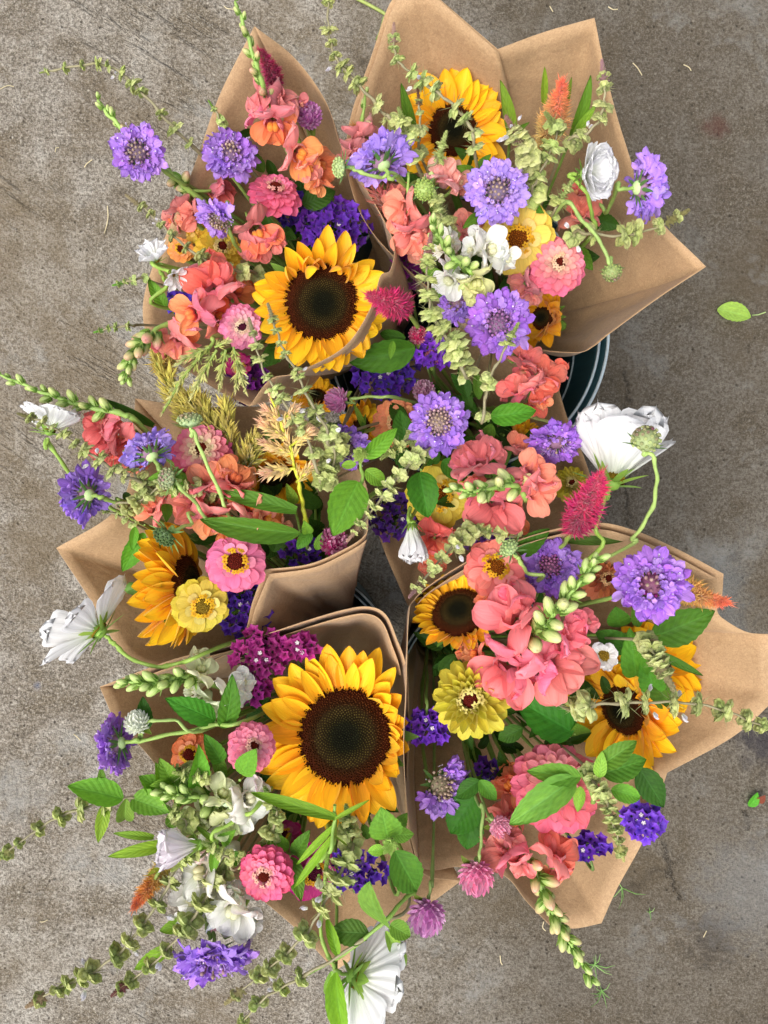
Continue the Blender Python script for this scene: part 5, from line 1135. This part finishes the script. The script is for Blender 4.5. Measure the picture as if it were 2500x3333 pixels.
# ---------------------------------------------------------------- celosia
celosia(905, 300, .46, 845, 165, .50, 90, 'hot pink celosia behind the tall pink snapdragon spire', 'A', 'a51a50', 'd42266', n=26)
celosia(1325, 1010, .46, 1200, 962, .50, 132, 'hot pink celosia plume at the paper fold of the one-peaked wrap', 'F', 'c81c60', 'ea2f78', n=40)
celosia(1770, 480, .45, 1828, 268, .51, 130, 'coral orange celosia plume under the square paper peak', 'B', 'e6cc78', 'fb8258', n=44, kind='plume')
celosia(1290, 720, .44, 1215, 610, .47, 80, 'reddish celosia tip between two wraps', 'B', '8a5a3c', 'c4605a', n=24, kind='wheat')
celosia(1200, 440, .45, 1150, 415, .46, 50, 'small orange celosia tip beside the dusty pink snapdragons', 'B', 'a86a30', 'd08a3a', n=14, kind='wheat')
celosia(1860, 1735, .49, 1955, 1545, .54, 150, 'magenta celosia plume in front of the large white cosmos', 'E', 'c41a5c', 'ea2a74', n=46, path=[(1800, 1800, .45)])
celosia(2170, 1900, .47, 2370, 1962, .50, 120, 'orange and yellow celosia tip beyond the largest purple scabious', 'E', 'e0d068', 'fa7c58', n=40, kind='plume')
celosia(560, 2790, .47, 435, 2955, .49, 100, 'rusty orange celosia beside the pink tinged cosmos bud', 'D', 'dcbc4c', 'e8703a', n=36)
celosia(560, 1230, .42, 500, 1140, .43, 120, 'yellow celosia plume low at the edge of the one-peaked wrap', 'C', 'd9c058', 'ead268', n=20)
celosia(690, 1120, .50, 528, 1345, .505, 46, 'pale wheat celosia with drooping tassels over the paper rim', 'A', 'b4bc5c', 'dfdf94', n=24, kind='wheat', path=[(730, 1090, .48)],
    sides=[(705, 1140, .50, 625, 1290, .505, 46, 20), (760, 1130, .50, 800, 1275, .505, 44, 20), (735, 1140, .50, 715, 1265, .505, 42, 16), (680, 1130, .505, 575, 1185, .51, 44, 16), (780, 1170, .495, 768, 1270, .50, 40, 12), (700, 1130, .51, 745, 1110, .515, 40, 8)])
for i, (a, b) in enumerate((((620, 1420), (500, 1160)), ((660, 1440), (560, 1250)), ((720, 1480), (640, 1270)), ((760, 1500), (735, 1300)), ((800, 1560), (830, 1420)), ((690, 1400), (600, 1290)))):
    celosia(a[0], a[1], .44, b[0], b[1], .465, 92, ('yellow celosia plume outermost under the wheat tassels', 'yellow celosia plume second under the wheat tassels', 'yellow celosia plume between wheat tassels and deep pink zinnia', 'olive yellow celosia plume below the paper point',
        'olive celosia plume above the sunk sunflower', 'yellow celosia plume behind the star seed head')[i], 'C', 'b9ae48', 'd8cb62', n=26, kind='wheat')
celosia(970, 1560, .49, 880, 1290, .52, 62, 'cream and peach celosia spire with open side tufts', 'C', 'e8d27c', 'f4c4a0', n=14, kind='wheat', path=[(985, 1640, .46), (1000, 1710, .44)], scol='c4c63e',
    sides=[(955, 1480, .50, 858, 1440, .505, 62, 16), (958, 1525, .50, 855, 1540, .505, 62, 16), (940, 1430, .505, 848, 1372, .51, 60, 16), (950, 1450, .505, 1012, 1400, .51, 54, 14), (965, 1570, .495, 1030, 1500, .50, 50, 14), (925, 1380, .51, 860, 1330, .515, 54, 14), (920, 1370, .51, 968, 1325, .515, 48, 10)])

# ---------------------------------------------------------------- statice, globe amaranth, seed heads
SV, SM = '6026a4', '901c6c'
statice(1085, 735, .43, 210, 140, 46, SV, 'violet statice between the rose pink zinnia and sunflower', 'A', dots=2)
statice(960, 690, .41, 130, 90, 20, '5a2aa8', 'small violet statice behind the rose pink zinnia', 'A', dots=0)
statice(800, 1240, .40, 110, 110, 20, '6c1a80', 'dark magenta statice under the wheat tassels', 'A', dots=1)
statice(590, 985, .40, 60, 70, 10, '4a2aa8', 'blue violet statice behind rose snapdragons', 'A', dots=0)
statice(1250, 1215, .385, 190, 150, 36, '4c1c94', 'deep violet statice in the shadow of the middle bouquet', 'F', dots=3)
statice(1410, 1150, .42, 90, 90, 14, '6a2ab0', 'small purple statice beside the basil column', 'F', dots=0)
statice(1330, 880, .40, 90, 90, 14, '7a1a70', 'magenta statice behind the white snapdragon', 'F', dots=0)
statice(1290, 1680, .39, 140, 140, 24, '40146c', 'dark plum statice above the paper flap', 'F', dots=1)
statice(1590, 1740, .395, 150, 90, 20, '7a44a0', 'muted purple statice at the flared wrap edge', 'F', dots=1)
statice(790, 1960, .43, 160, 200, 40, '45158a', 'dark violet statice inside the paper pouch', 'C', dots=2)
statice(990, 1790, .43, 110, 80, 14, '4a188a', 'small dark violet statice by the pouch rim', 'C', dots=1)
statice(845, 2130, .465, 160, 150, 40, SM, 'magenta statice with white dots under the rolled lip', 'D', dots=4)
statice(975, 2105, .465, 110, 70, 18, SM, 'smaller magenta statice touching the big sunflower petals', 'D', dots=4)
statice(830, 2245, .455, 80, 70, 12, '8a1c74', 'magenta statice sprig beside the white snapdragon', 'D', dots=1)
statice(1150, 2830, .44, 200, 110, 26, '5a26a4', 'violet statice behind basil buds and magenta zinnia', 'D', dots=2)
statice(1390, 2365, .45, 130, 90, 24, '6a2cb0', 'purple statice facing down inside the paper wall', 'E', az=270, tilt=70, dots=3)
statice(2090, 2672, .465, 120, 100, 26, '7440c4', 'violet statice with white dots at the outer paper edge', 'E', az=340, tilt=40, dots=3)
statice(1905, 2755, .44, 130, 70, 18, '5c28a4', 'violet statice under the hanging basil spike', 'E', dots=2)
statice(1580, 2520, .40, 120, 80, 14, '4c2088', 'shaded violet statice deep under the lime zinnia', 'E', dots=0)
statice(1860, 2100, .42, 70, 50, 8, '4a1c94', 'tiny violet statice beside the pink snapdragon', 'E', dots=0)
amaranth(1007, 376, .47, 82, 70, 25, 'c268b4', 'mauve globe amaranth against the curved paper of the one-peaked wrap', 'A')
amaranth(1098, 1302, .455, 82, 170, 72, 'd078b4', 'pink globe amaranth on an arched stalk in the middle bouquet', 'F', [(1140, 1298, .455), (1220, 1292, .45), (1310, 1300, .43)])
amaranth(1380, 1272, .40, 72, 80, 20, 'a8688a', 'dull pink globe amaranth behind the centre scabious', 'F')
amaranth(445, 2352, .505, 80, 110, 50, 'e3ead8', 'white globe amaranth on a pale stalk', 'D', [(480, 2352, .505), (570, 2345, .50), (700, 2365, .47)], tipc='f3f6ec')
amaranth(1085, 1762, .46, 92, 60, 20, 'a8186a', 'dark magenta globe amaranth inside the pouch rim', 'C')
amaranth(1550, 2855, .50, 112, 268, 60, 'e680ac', 'pink globe amaranth hanging at the paper edge', 'E', [(1558, 2800, .50), (1565, 2740, .495), (1570, 2620, .48), (1540, 2560, .45)])
amaranth(1388, 2982, .48, 118, 260, 58, 'cf80c4', 'lilac globe amaranth over the concrete between two wraps', 'E', [(1395, 2930, .475), (1402, 2870, .47), (1410, 2780, .44)])
amaranth(1628, 2692, .485, 70, 330, 50, 'f0a0bc', 'small pale pink globe amaranth above the larger pink one', 'E', [(1600, 2650, .48), (1570, 2600, .46)])
amaranth(1360, 1090, .42, 60, 60, 20, 'c01a5c', 'small crimson globe amaranth by the basil column', 'F')
amaranth(1405, 1165, .415, 50, 60, 20, 'b81a54', 'tiny crimson globe amaranth under the basil column', 'F')
seedhead(1382, 618, .50, 74, 300, 12, 'round green scabious seed head with beaded cells', 'B')
seedhead(1105, 545, .515, 72, 180, 62, 'star-shaped green seed head at the gap between two wraps', 'B', [(1160, 556, .51), (1240, 580, .50), (1330, 615, .47)], 'star', 'c3d79c', ray=1.3)
seedhead(1992, 885, .51, 70, 280, 68, 'scabious seed head hanging from a bent green stalk on brown paper', 'B', [(1985, 860, .512), (1955, 790, .512), (1900, 725, .505), (1810, 690, .48)], 'ball', 'a9bb74', 'a07880')
seedhead(618, 1370, .53, 92, 95, 78, 'pale green scabious seed head on a long straight stalk', 'C', [(628, 1400, .528), (660, 1480, .515), (720, 1610, .49), (785, 1720, .45)], 'star', 'b8d09a', 'b08a80', 1.0)
seedhead(545, 1558, .515, 82, 170, 55, 'greyish scabious seed head with two crossing stalks', 'C', [(575, 1575, .512), (640, 1640, .495), (710, 1725, .46)], 'star', 'a8b98a', 'b08a90')
seedhead(535, 1745, .50, 84, 230, 60, 'dark spiky green seed head on the side-on sunflower', 'C', [(565, 1725, .495), (620, 1708, .48), (680, 1700, .45)], 'star', '5c7a44', '4a6038', 1.5)
seedhead(1658, 1785, .515, 74, 130, 50, 'pale spiky scabious seed head over the salmon zinnia', 'E', [(1690, 1820, .51), (1715, 1865, .49), (1740, 1900, .46)], 'star', 'b3cc8c', 'c3cfa0', 1.3)
seedhead(2103, 1432, .575, 104, 85, 62, 'plum tinted scabious seed head on a looping stalk in front of the large white cosmos', 'E', [(2122, 1478, .572), (2138, 1560, .56), (2120, 1660, .535), (2060, 1750, .505), (1980, 1812, .47)], 'ball', 'b9c88c', '8c3f6c', 1.0)

# ---------------------------------------------------------------- leafy stems
leafy('dark oval leaf behind the rose pink zinnia', 'A', [(960, 660, .43)], [(985, 665, .432, 1095, 620, .43, .6, 0, DG), (860, 560, .44, 800, 480, .45, .5, 10, MG), (770, 450, .455, 830, 420, .45, .4, 0, DG)])
leafy('green leaf under the split white cosmos', 'A', [(540, 1000, .45)], [(540, 1005, .455, 482, 905, .47, .42, 0, '5a9a3a'), (560, 560, .43, 610, 640, .42, .5, 0, MG), (870, 520, .44, 905, 600, .42, .4, 0, DG)])
leafy('blade-like leaves beside the veiled sunflower', 'B', [(1660, 440, .46)], [(1665, 445, .462, 1645, 285, .51, .2, 15, '6a9a3c'), (1660, 440, .462, 1720, 400, .48, .2, 0, MG), (1350, 460, .455, 1310, 290, .50, .2, 0, MG), (1770, 340, .47, 1775, 225, .50, .18, 10, LG)])
leafy('long green leaves beside the upright basil spike', 'B', [(1860, 440, .46)], [(1862, 440, .46, 1930, 275, .51, .2, 20, '5f9a3a'), (1870, 440, .465, 1945, 335, .50, .2, 0, '6ea644'), (1840, 360, .48, 1860, 255, .50, .16, 0, LG)])
leafy('dark leaves behind the coral snapdragon in the two-peaked wrap', 'B', [(1940, 700, .43)], [(1930, 710, .43, 2020, 740, .43, .6, 0, DG), (1870, 800, .43, 1930, 880, .43, .5, 0, MG), (1640, 560, .43, 1720, 600, .43, .5, 0, DG), (1560, 540, .43, 1480, 480, .44, .4, 0, DG), (1930, 620, .44, 1950, 560, .44, .4, 0, MG)])
leafy('big dark pointed leaf over the deep violet statice', 'F', [(1330, 1110, .42)], [(1350, 1130, .425, 1135, 1190, .43, .48, -15, '3f7a28'), (1320, 1100, .43, 1230, 1085, .42, .4, 0, DG), (1280, 1110, .45, 1270, 1170, .45, .4, 0, MG)])
leafy('bright basil top with one broad hanging leaf beside the pouch', 'F', [(1172, 1500, .515), (1180, 1560, .505), (1170, 1640, .48)], [(1165, 1568, .51, 1085, 1742, .525, .66, 0, '5fa63a'), (1185, 1490, .515, 1298, 1395, .52, .42, 8, '62a83c'), (1190, 1530, .515, 1258, 1580, .51, .66, 0, '72b446'), (1160, 1510, .515, 1105, 1515, .51, .5, 0, '6ea644')], extra=[(1172, 1480, .525, 60, 'a9c668')])
leafy('single broad dark leaf over the yellow zinnia with orange heart', 'F', [(1370, 1530, .47)], [(1365, 1538, .472, 1395, 1690, .475, .68, 0, '3f8a2c'), (1440, 1500, .45, 1525, 1565, .45, .62, 0, '3c7c2a')])
leafy('glossy leaf below the red coral snapdragon', 'F', [(1590, 1370, .455)], [(1598, 1358, .46, 1752, 1335, .465, .5, 0, '4c9a34'), (1600, 1380, .45, 1570, 1470, .44, .5, 0, MG), (1560, 1300, .45, 1550, 1200, .45, .34, 0, MG), (1570, 1430, .44, 1620, 1430, .43, .5, 0, DG)])
leafy('leaves beside the peach zinnia in the middle bouquet', 'F', [(1320, 1430, .44)], [(1322, 1450, .445, 1300, 1330, .45, .6, 0, '3c7c2c'), (1320, 1390, .42, 1270, 1300, .41, .5, 0, DG), (1190, 1400, .43, 1150, 1310, .44, .2, 0, LG), (1175, 1420, .43, 1190, 1350, .44, .2, 0, MG)])
leafy('narrow green leaves across the coral orange snapdragons', 'C', [(960, 1660, .47)], [(965, 1662, .475, 690, 1592, .49, .2, 10, '4f8c34'), (975, 1735, .48, 640, 1705, .50, .24, -15, '5a9a3c'), (960, 1640, .46, 935, 1580, .48, .4, 0, LG)])
leafy('leaf cluster at the pouch rim beside the magenta globe amaranth', 'C', [(1010, 1720, .46), (1000, 1780, .44)], [(1010, 1730, .465, 965, 1790, .47, .6, 0, '4a8a34'), (1005, 1740, .465, 985, 1680, .48, .45, 0, '5f9a3c'), (1030, 1790, .46, 1050, 1730, .46, .5, 0, MG), (900, 1740, .44, 860, 1700, .44, .5, 0, DG)])
leafy('drooping leaves beside the side-on sunflower', 'C', [(470, 1710, .46)], [(470, 1735, .462, 395, 1865, .46, .44, 0, '4f9a34'), (440, 1715, .465, 430, 1790, .47, .4, 0, '5aa23c'), (545, 1640, .47, 540, 1720, .49, .34, 0, MG), (430, 1640, .46, 400, 1600, .455, .5, 0, DG)])
leafy('dark leaf behind the long coral snapdragon', 'C', [(440, 1400, .45)], [(500, 1385, .46, 350, 1305, .50, .16, 0, DG), (420, 1400, .455, 380, 1375, .45, .5, 0, '5a7a3c')])
leafy('leaves among the white and green snapdragon beside pink zinnia', 'D', [(700, 2350, .475)], [(700, 2345, .482, 520, 2270, .50, .42, 5, '3c8a30'), (730, 2370, .48, 745, 2160, .50, .3, 15, '4a8c34'), (750, 2350, .47, 770, 2280, .47, .4, 0, MG), (720, 2480, .48, 665, 2390, .49, .5, 0, '4a9034'), (640, 2560, .485, 640, 2400, .50, .4, 10, '56a038'), (700, 2450, .48, 730, 2540, .47, .4, 0, MG)])
leafy('leaf lying over the small pink zinnia', 'D', [(780, 2540, .50)], [(785, 2520, .512, 848, 2415, .525, .5, 0, '5aa03c')])
leafy('bright basil leaves under the magenta purple scabious', 'D', [(560, 2580, .47), (640, 2600, .45)], [(560, 2590, .475, 440, 2520, .49, .6, 0, '62a844'), (540, 2560, .48, 500, 2470, .49, .42, 0, '6fb04a'), (560, 2580, .47, 600, 2530, .48, .5, 0, '5a9c3e'), (470, 2380, .495, 465, 2270, .50, .5, 0, '2f6428')])
leafy('slim pointed leaves beside the rusty orange celosia', 'D', [(600, 2760, .46)], [(560, 2745, .47, 345, 2790, .50, .2, 0, '7fb848'), (500, 2725, .48, 365, 2712, .495, .2, 0, '76b04a'), (590, 2770, .47, 480, 2850, .49, .18, 0, '8fae3c'), (620, 3000, .46, 520, 3030, .475, .5, 0, '7ab84c'), (560, 3080, .47, 430, 3160, .475, .34, 0, '7fc04e')])
leafy('curling thin cosmos foliage over the lower sunflower petals', 'D', [(1090, 2620, .525), (1088, 2680, .52), (1070, 2760, .51)], [(1090, 2660, .525, 800, 2575, .53, .14, 0, '6fae3c'), (1090, 2665, .525, 1200, 2605, .53, .12, 0, '7ab444'), (1085, 2690, .52, 960, 2820, .525, .14, 0, '74b040'), (1085, 2720, .52, 950, 2900, .52, .12, 0, '6ea83c'), (1090, 2720, .52, 1140, 2760, .515, .1, 0, LG)])
leafy('basil top with fuzzy heart beside the biggest sunflower', 'D', [(1268, 2760, .505), (1290, 2830, .48), (1280, 2890, .45)], [(1262, 2730, .51, 1235, 2598, .525, .66, 0, '63a848'), (1285, 2770, .51, 1360, 2905, .50, .64, 0, '57a03e'), (1275, 2720, .505, 1345, 2715, .50, .7, 0, '66a848'), (1250, 2765, .51, 1195, 2772, .51, .7, 0, '74b850'), (1290, 2700, .49, 1330, 2640, .49, .6, 0, MG), (1200, 2730, .48, 1180, 2680, .48, .6, 0, MG)], extra=[(1268, 2755, .52, 62, 'a5c468')])
leafy('basil stem with large folded leaf at the lower paper point', 'D', [(1000, 3172, .49), (1120, 3105, .50), (1240, 3010, .505), (1320, 2920, .49), (1340, 2850, .46)], [(1245, 3005, .51, 1235, 2825, .535, .52, -38, '62984a'), (1270, 3010, .505, 1340, 3050, .51, .8, 0, '74b850'), (1200, 3040, .50, 1075, 3040, .49, .62, 10, '4a7c38'), (1130, 3040, .49, 1190, 3060, .50, .4, 0, '4f8c3c'), (1255, 3030, .50, 1328, 3155, .49, .28, 0, '86c464'), (1100, 3110, .505, 1062, 2985, .50, .3, 0, '7cc04a')])
leafy('bright lime leaf hanging past the white cosmos', 'D', [(1095, 3160, .50)], [(1095, 3165, .51, 1128, 3390, .52, .34, 24, '74b83a'), (1080, 3160, .50, 1080, 3260, .49, .42, 0, '86c86a')])
leafy('large leaf beside the orange celosia tip', 'E', [(2120, 2060, .47)], [(2125, 2075, .475, 2330, 1995, .50, .56, 10, '4c8c32'), (2020, 2040, .46, 2000, 1960, .47, .8, 0, '3f7c2c'), (2080, 2040, .475, 2060, 1980, .48, .5, 0, MG), (2120, 2075, .475, 2165, 2050, .48, .4, 0, LG)])
leafy('leaf cluster around the small white cupped cosmos', 'E', [(2050, 2160, .46)], [(2040, 2110, .465, 1945, 2060, .47, .7, 0, '3f8030'), (2070, 2200, .465, 2050, 2050, .49, .44, 0, '4a8c34'), (2130, 2250, .465, 2100, 2150, .49, .5, 0, '4a9036'), (2130, 2120, .48, 2290, 2200, .50, .18, 0, '4c8a34'), (2180, 2290, .46, 2110, 2200, .48, .5, 0, MG), (1960, 2200, .44, 1980, 2260, .43, .4, 0, DG), (1890, 2200, .44, 1870, 2280, .42, .4, 0, DG)])
leafy('broad glossy leaf below the lime yellow double zinnia', 'E', [(1870, 2390, .46)], [(1865, 2385, .465, 1685, 2280, .475, .62, 0, '35862c'), (1700, 2370, .44, 1620, 2410, .43, .6, 0, DG), (1890, 2390, .45, 1870, 2330, .47, .6, 0, MG)])
leafy('bright serrated leaves over the large coral pink zinnia', 'E', [(1890, 2510, .505), (1910, 2600, .48)], [(1870, 2535, .52, 1650, 2690, .525, .38, 0, '62a452'), (1890, 2530, .52, 1720, 2510, .525, .42, 0, '68b04a'), (1960, 2490, .51, 2075, 2410, .52, .5, 0, '66a848'), (1960, 2520, .505, 2110, 2470, .51, .6, 0, '4a8c36'), (1990, 2570, .505, 2095, 2600, .51, .6, 0, '62b048'), (1950, 2530, .515, 1960, 2450, .52, .5, 0, '76b454'), (2080, 2500, .48, 2150, 2610, .47, .6, 0, '35702a'), (1890, 2560, .51, 1880, 2640, .51, .5, 0, '72b052')])
leafy('dark broad leaves against the paper wall of the flared wrap', 'E', [(1545, 2620, .45)], [(1545, 2590, .455, 1462, 2720, .45, .75, 0, '2f6e24'), (1560, 2540, .46, 1480, 2600, .46, .6, 0, '3c7c2e'), (1560, 2540, .465, 1610, 2600, .46, .6, 0, '4a8a36'), (1540, 2640, .44, 1520, 2770, .44, .7, 0, '35762a')])
leafy('dark leaves beside the salmon zinnia at the paper edge', 'E', [(1720, 1800, .45)], [(1690, 1800, .455, 1790, 1720, .47, .5, 0, '3a7028'), (1850, 1760, .45, 2050, 1755, .47, .18, 0, '4a7a34'), (1440, 2110, .44, 1350, 2060, .45, .4, 0, DG), (1480, 2130, .44, 1430, 2200, .43, .5, 0, '3a6c2c')])

leafy('fresh small leaves between the greenish white snapdragon and the orange zinnia', 'D', [(560, 2540, .48), (640, 2600, .45)], [(560, 2545, .485, 520, 2470, .50, .5, 0, '6aa844'), (580, 2560, .485, 640, 2500, .495, .45, 10, '5f9c40'), (600, 2580, .48, 560, 2650, .49, .45, 0, '72b04a'), (620, 2590, .475, 690, 2570, .485, .42, -10, '58943a'), (560, 2540, .485, 480, 2560, .495, .4, 0, '76b44e')])
leafy('fresh narrow leaves around the pink tinged cosmos bud', 'D', [(700, 2740, .475), (760, 2760, .45)], [(700, 2740, .48, 640, 2690, .49, .2, 0, '6ea644'), (705, 2750, .48, 690, 2850, .49, .4, 0, '62a040'), (720, 2740, .48, 780, 2690, .49, .45, 0, '5a983a'), (740, 2770, .47, 800, 2830, .48, .45, 0, '4f8c34'), (690, 2745, .48, 590, 2790, .485, .2, 10, '7ab44c')])
leafy('mid green leaves behind the bright pink double zinnia', 'D', [(960, 2780, .465), (940, 2740, .44)], [(960, 2780, .468, 1010, 2700, .48, .45, 0, '4f8c34'), (940, 2760, .468, 860, 2720, .48, .45, 0, '5a983c'), (950, 2790, .465, 980, 2930, .47, .42, 0, '58963a'), (930, 2760, .465, 800, 2780, .475, .4, 0, '62a042')])
leafy('fresh leaves between the deep pink zinnia and coral orange snapdragons', 'C', [(560, 1540, .475), (620, 1560, .45)], [(560, 1540, .48, 480, 1560, .49, .4, 0, '5f9c40'), (570, 1550, .48, 600, 1610, .49, .45, 0, '4f8c34'), (600, 1540, .475, 560, 1620, .485, .4, 0, '62a042')])
leafy('fresh leaves between white snapdragon and round purple scabious', 'B', [(1440, 940, .475), (1480, 900, .45)], [(1440, 940, .48, 1380, 980, .49, .45, 0, '5f9c40'), (1460, 930, .48, 1530, 960, .485, .42, 0, '4f8c34'), (1440, 900, .475, 1370, 870, .485, .42, 0, '66a444')])
leafy('fresh leaves under the ragged lavender scabious', 'B', [(1540, 560, .475), (1560, 620, .45)], [(1540, 560, .48, 1480, 540, .49, .45, 0, '5f9c40'), (1550, 550, .48, 1600, 500, .485, .42, 0, '4f8c34'), (1560, 700, .475, 1510, 740, .485, .42, 0, '62a042'), (1720, 660, .475, 1780, 700, .485, .45, 0, '4a8834')])

# deep filler greenery between the flowers
FILL = {'A': [(600, 800), (760, 640), (900, 760), (1050, 700), (700, 1000), (850, 1150), (1150, 900), (880, 500)], 'B': [(1300, 560), (1450, 680), (1600, 480), (1750, 680), (1900, 800), (1500, 880), (1650, 950), (1800, 560)],
        'F': [(1250, 1300), (1400, 1250), (1550, 1250), (1700, 1450), (1500, 1500), (1350, 1550), (1250, 1500), (1650, 1650), (1800, 1550), (1480, 1700)], 'C': [(550, 1620), (700, 1550), (850, 1700), (700, 1800), (800, 1480), (1050, 1600), (1000, 1450)],
        'D': [(620, 2330), (780, 2330), (820, 2560), (950, 2700), (1150, 2750), (1280, 2750), (700, 2750), (1000, 2200), (900, 2850)], 'E': [(1500, 2150), (1650, 2400), (1800, 2250), (1950, 2050), (2050, 2250), (1950, 2500), (1600, 2650), (1520, 2420), (1750, 2650), (1900, 1950)]}
def inside(bq, x, y, z):
    """pixel of the spot at height z inside the narrowing wrap, below flower pixel (x, y)"""
    p = P(x, y, .45); f = .94 * (z - .19) / .26; X = lerp(BQ[bq][0], p.x, f); Y = lerp(BQ[bq][1], p.y, f); s = (CAMZ - z) * K
    return 1250 + X / s, 1666.5 - Y / s
for bq, spots in FILL.items():
    for (x, y) in spots:
        lv = []
        for k in range(7):
            z = RN.uniform(.34, .415); a = RN.uniform(0, 6.28); q = RN.uniform(70, 130); xx, yy = x + RN.uniform(-35, 35), y + RN.uniform(-35, 35)
            lv.append((*inside(bq, xx, yy, z), z, *inside(bq, xx + q * math.cos(a), yy + q * math.sin(a), z + .008), z + RN.uniform(.0, .02), RN.uniform(.4, .62), RN.uniform(-25, 25), RN.choice([DG, '2a521f', '34682a', '3c7030'])))
        leafy('dark leafy filler stem deep inside the ' + WHERE[bq], bq, [(*inside(bq, x, y, .40), .40), (*inside(bq, x, y, .35), .35)], lv, name='filler_stem')
for o in COL.objects:
    if o.get('label', '').startswith('dark leafy filler'): o['group'] = o['label'].replace('dark leafy filler stem', 'filler stems')

# ---------------------------------------------------------------- beetle on the lowest cosmos
def beetle():
    h = P(1186, 3236, .503); F = frame(h, 240, 18)
    o = thing('spotted_beetle', 'tiny yellow beetle with black spots on the lowest white cosmos', 'beetle', h)
    s = PX(26, .5)
    part('body', KNOB, o, F @ sc(s * .62, s * .36, s * .2), hx('2a2218'))
    for q in (-1, 1):
        part('wing_case', KNOB, o, F @ T(-s * .1, q * s * .17, s * .1) @ sc(s * .56, s * .2, s * .24), hx('d8b52c'))
        for k, (u, v) in enumerate(((.22, .5), (-.05, .6), (-.34, .5), (.08, .15), (-.25, .12))):
            part('wing_spot', KNOB, o, F @ T(s * u, q * s * (.05 + .2 * v), s * (.3 - .1 * v)) @ sc(s * .1, s * .075, s * .04), hx('120e0a'))
        for k in (-.3, .05, .38):
            gg = local_geo(tube_geo([F @ V((s * k, q * s * .2, 0)), F @ V((s * k * 1.2, q * s * .62, s * .16)), F @ V((s * k * 1.5, q * s * .85, -s * .12))], [.0003, .00025, .0002], 5), o)
            part('leg', gg.mesh('leg', M_stem), o, WM[o], hx('1a140e'))
        gg = local_geo(tube_geo([F @ V((s * .7, q * s * .08, s * .05)), F @ V((s * 1.0, q * s * .3, s * .15)), F @ V((s * 1.3, q * s * .35, s * .1))], [.0002, .00015, .0001], 4), o)
        part('antenna', gg.mesh('antenna', M_stem), o, WM[o], hx('1a140e'))
    part('head', KNOB, o, F @ T(s * .6, 0, 0) @ sc(s * .2, s * .22, s * .16), hx('1a140e')); part('thorax', KNOB, o, F @ T(s * .42, 0, s * .03) @ sc(s * .2, s * .3, s * .19), hx('c9a52a'))
beetle()

# ---------------------------------------------------------------- things lying on the concrete
o = thing('fallen_leaf', 'single fresh green leaf lying on the bare concrete', 'leaf', P(2340, 1010, .004))
part('blade', LEAF[0], o, basis_x(P(2455, 1028, .009) - P(2335, 1008, .004), V((0, 0, 1)), P(2335, 1008, .006)) @ sc(PX(118, 0), PX(118, 0) * .85, PX(118, 0)), hx('8cc46a'))
part('petiole', local_geo(tube_geo([P(2450, 1026, .006), P(2470, 1024, .004), P(2492, 1016, .003)], [.0011, .0009, .0009], 6), o).mesh('petiole', M_stem), o, WM[o], hx('a9c07c'))
o = thing('fallen_leaf_scrap', 'torn green leaf scrap with a reddish end on the concrete', 'leaf', P(2462, 2600, .004))
part('blade', LEAF[2], o, basis_x(P(2470, 2580, .012) - P(2440, 2625, .003), V((0, 0, 1)), P(2440, 2625, .004)) @ sc(PX(56, 0), PX(56, 0), PX(56, 0)), hx('4fae3c'))
part('tip', LEAF[3], o, basis_x(P(2490, 2590, .012) - P(2462, 2608, .003), V((0, 0, 1)), P(2462, 2608, .004)) @ sc(PX(40, 0)), hx('7c4a44'))
def ground_stalk(name, label, cat, pts, r, col, group=None):
    c = catmull(pts, 6); o = thing(name, label, cat, pts[0], group)
    part('stalk', local_geo(tube_geo(c, [r] * len(c), 6), o).mesh('stalk', M_stem), o, WM[o], hx(col)); return o
ground_stalk('cut_flower_stalk', 'green cut stem lying on concrete behind the paper peak', 'stem', [P(1130, -20, .006), P(1200, 15, .005), P(1262, 52, .005), P(1320, 110, .005)], .0024, '9aa858')
ground_stalk('cut_flower_stalk', 'short dark green stem end showing by the paper peak', 'stem', [P(1250, 55, .005), P(1238, 100, .005), P(1225, 130, .005)], .0016, '7f9a48')
straws = [((0, 290), (45, 282)), ((300, 520), (275, 545)), ((350, 670), (340, 760)), ((1790, 20), (1800, 38)), ((2060, 205), (2090, 245)), ((1628, 3110), (1635, 3140)), ((180, 495), (192, 480)), ((2010, 30), (1980, 22)), ((240, 2390), (262, 2410)), ((2225, 210), (2250, 230)), ((730, 20), (760, 30)), ((130, 3000), (155, 2994)), ((1770, 3000), (1776, 3030)), ((2290, 3050), (2300, 3030))]
for i, (a, b) in enumerate(straws):
    m = ((a[0] + b[0]) / 2 + RN.uniform(-8, 8), (a[1] + b[1]) / 2 + RN.uniform(-8, 8))
    ground_stalk('straw_bit', 'thin dry straw bit lying on bare concrete', 'straw', [P(*a, .002), P(*m, .003), P(*b, .002)], .0007, 'c9bb96', 'straw bits scattered on the concrete')
def tuft(x, y, label, n, h):
    o = thing('grass_sprout', label, 'grass', P(x, y, 0), 'grass sprouts in concrete cracks')
    for i in range(n):
        a = RN.uniform(0, 6.28); L = h * RN.uniform(.5, 1.1); b = P(x, y, 0); e = b + V((math.cos(a) * L, math.sin(a) * L, L * .4)); c = b.lerp(e, .5) + V((0, 0, L * .25))
        part('blade', local_geo(tube_geo([b, c, e], [.0008, .0006, .0002], 4), o).mesh('blade', M_stem), o, WM[o], hx(RN.choice(['6f9a4c', '5f8a3c', '8fb06a'])))
tuft(1935, 3140, 'grass sprout in a crack below the drooping bud tip', 12, .03); tuft(1960, 3225, 'thin grass sprout at the lowest crack', 8, .024); tuft(2025, 2890, 'faint grass sprout beside the lower paper corner', 5, .03); tuft(2115, 2970, 'tiny green sprout alone on the concrete', 4, .01)
print('objects', len(COL.objects), 'tris', sum(len(m.polygons) * 2 for m in bpy.data.meshes))
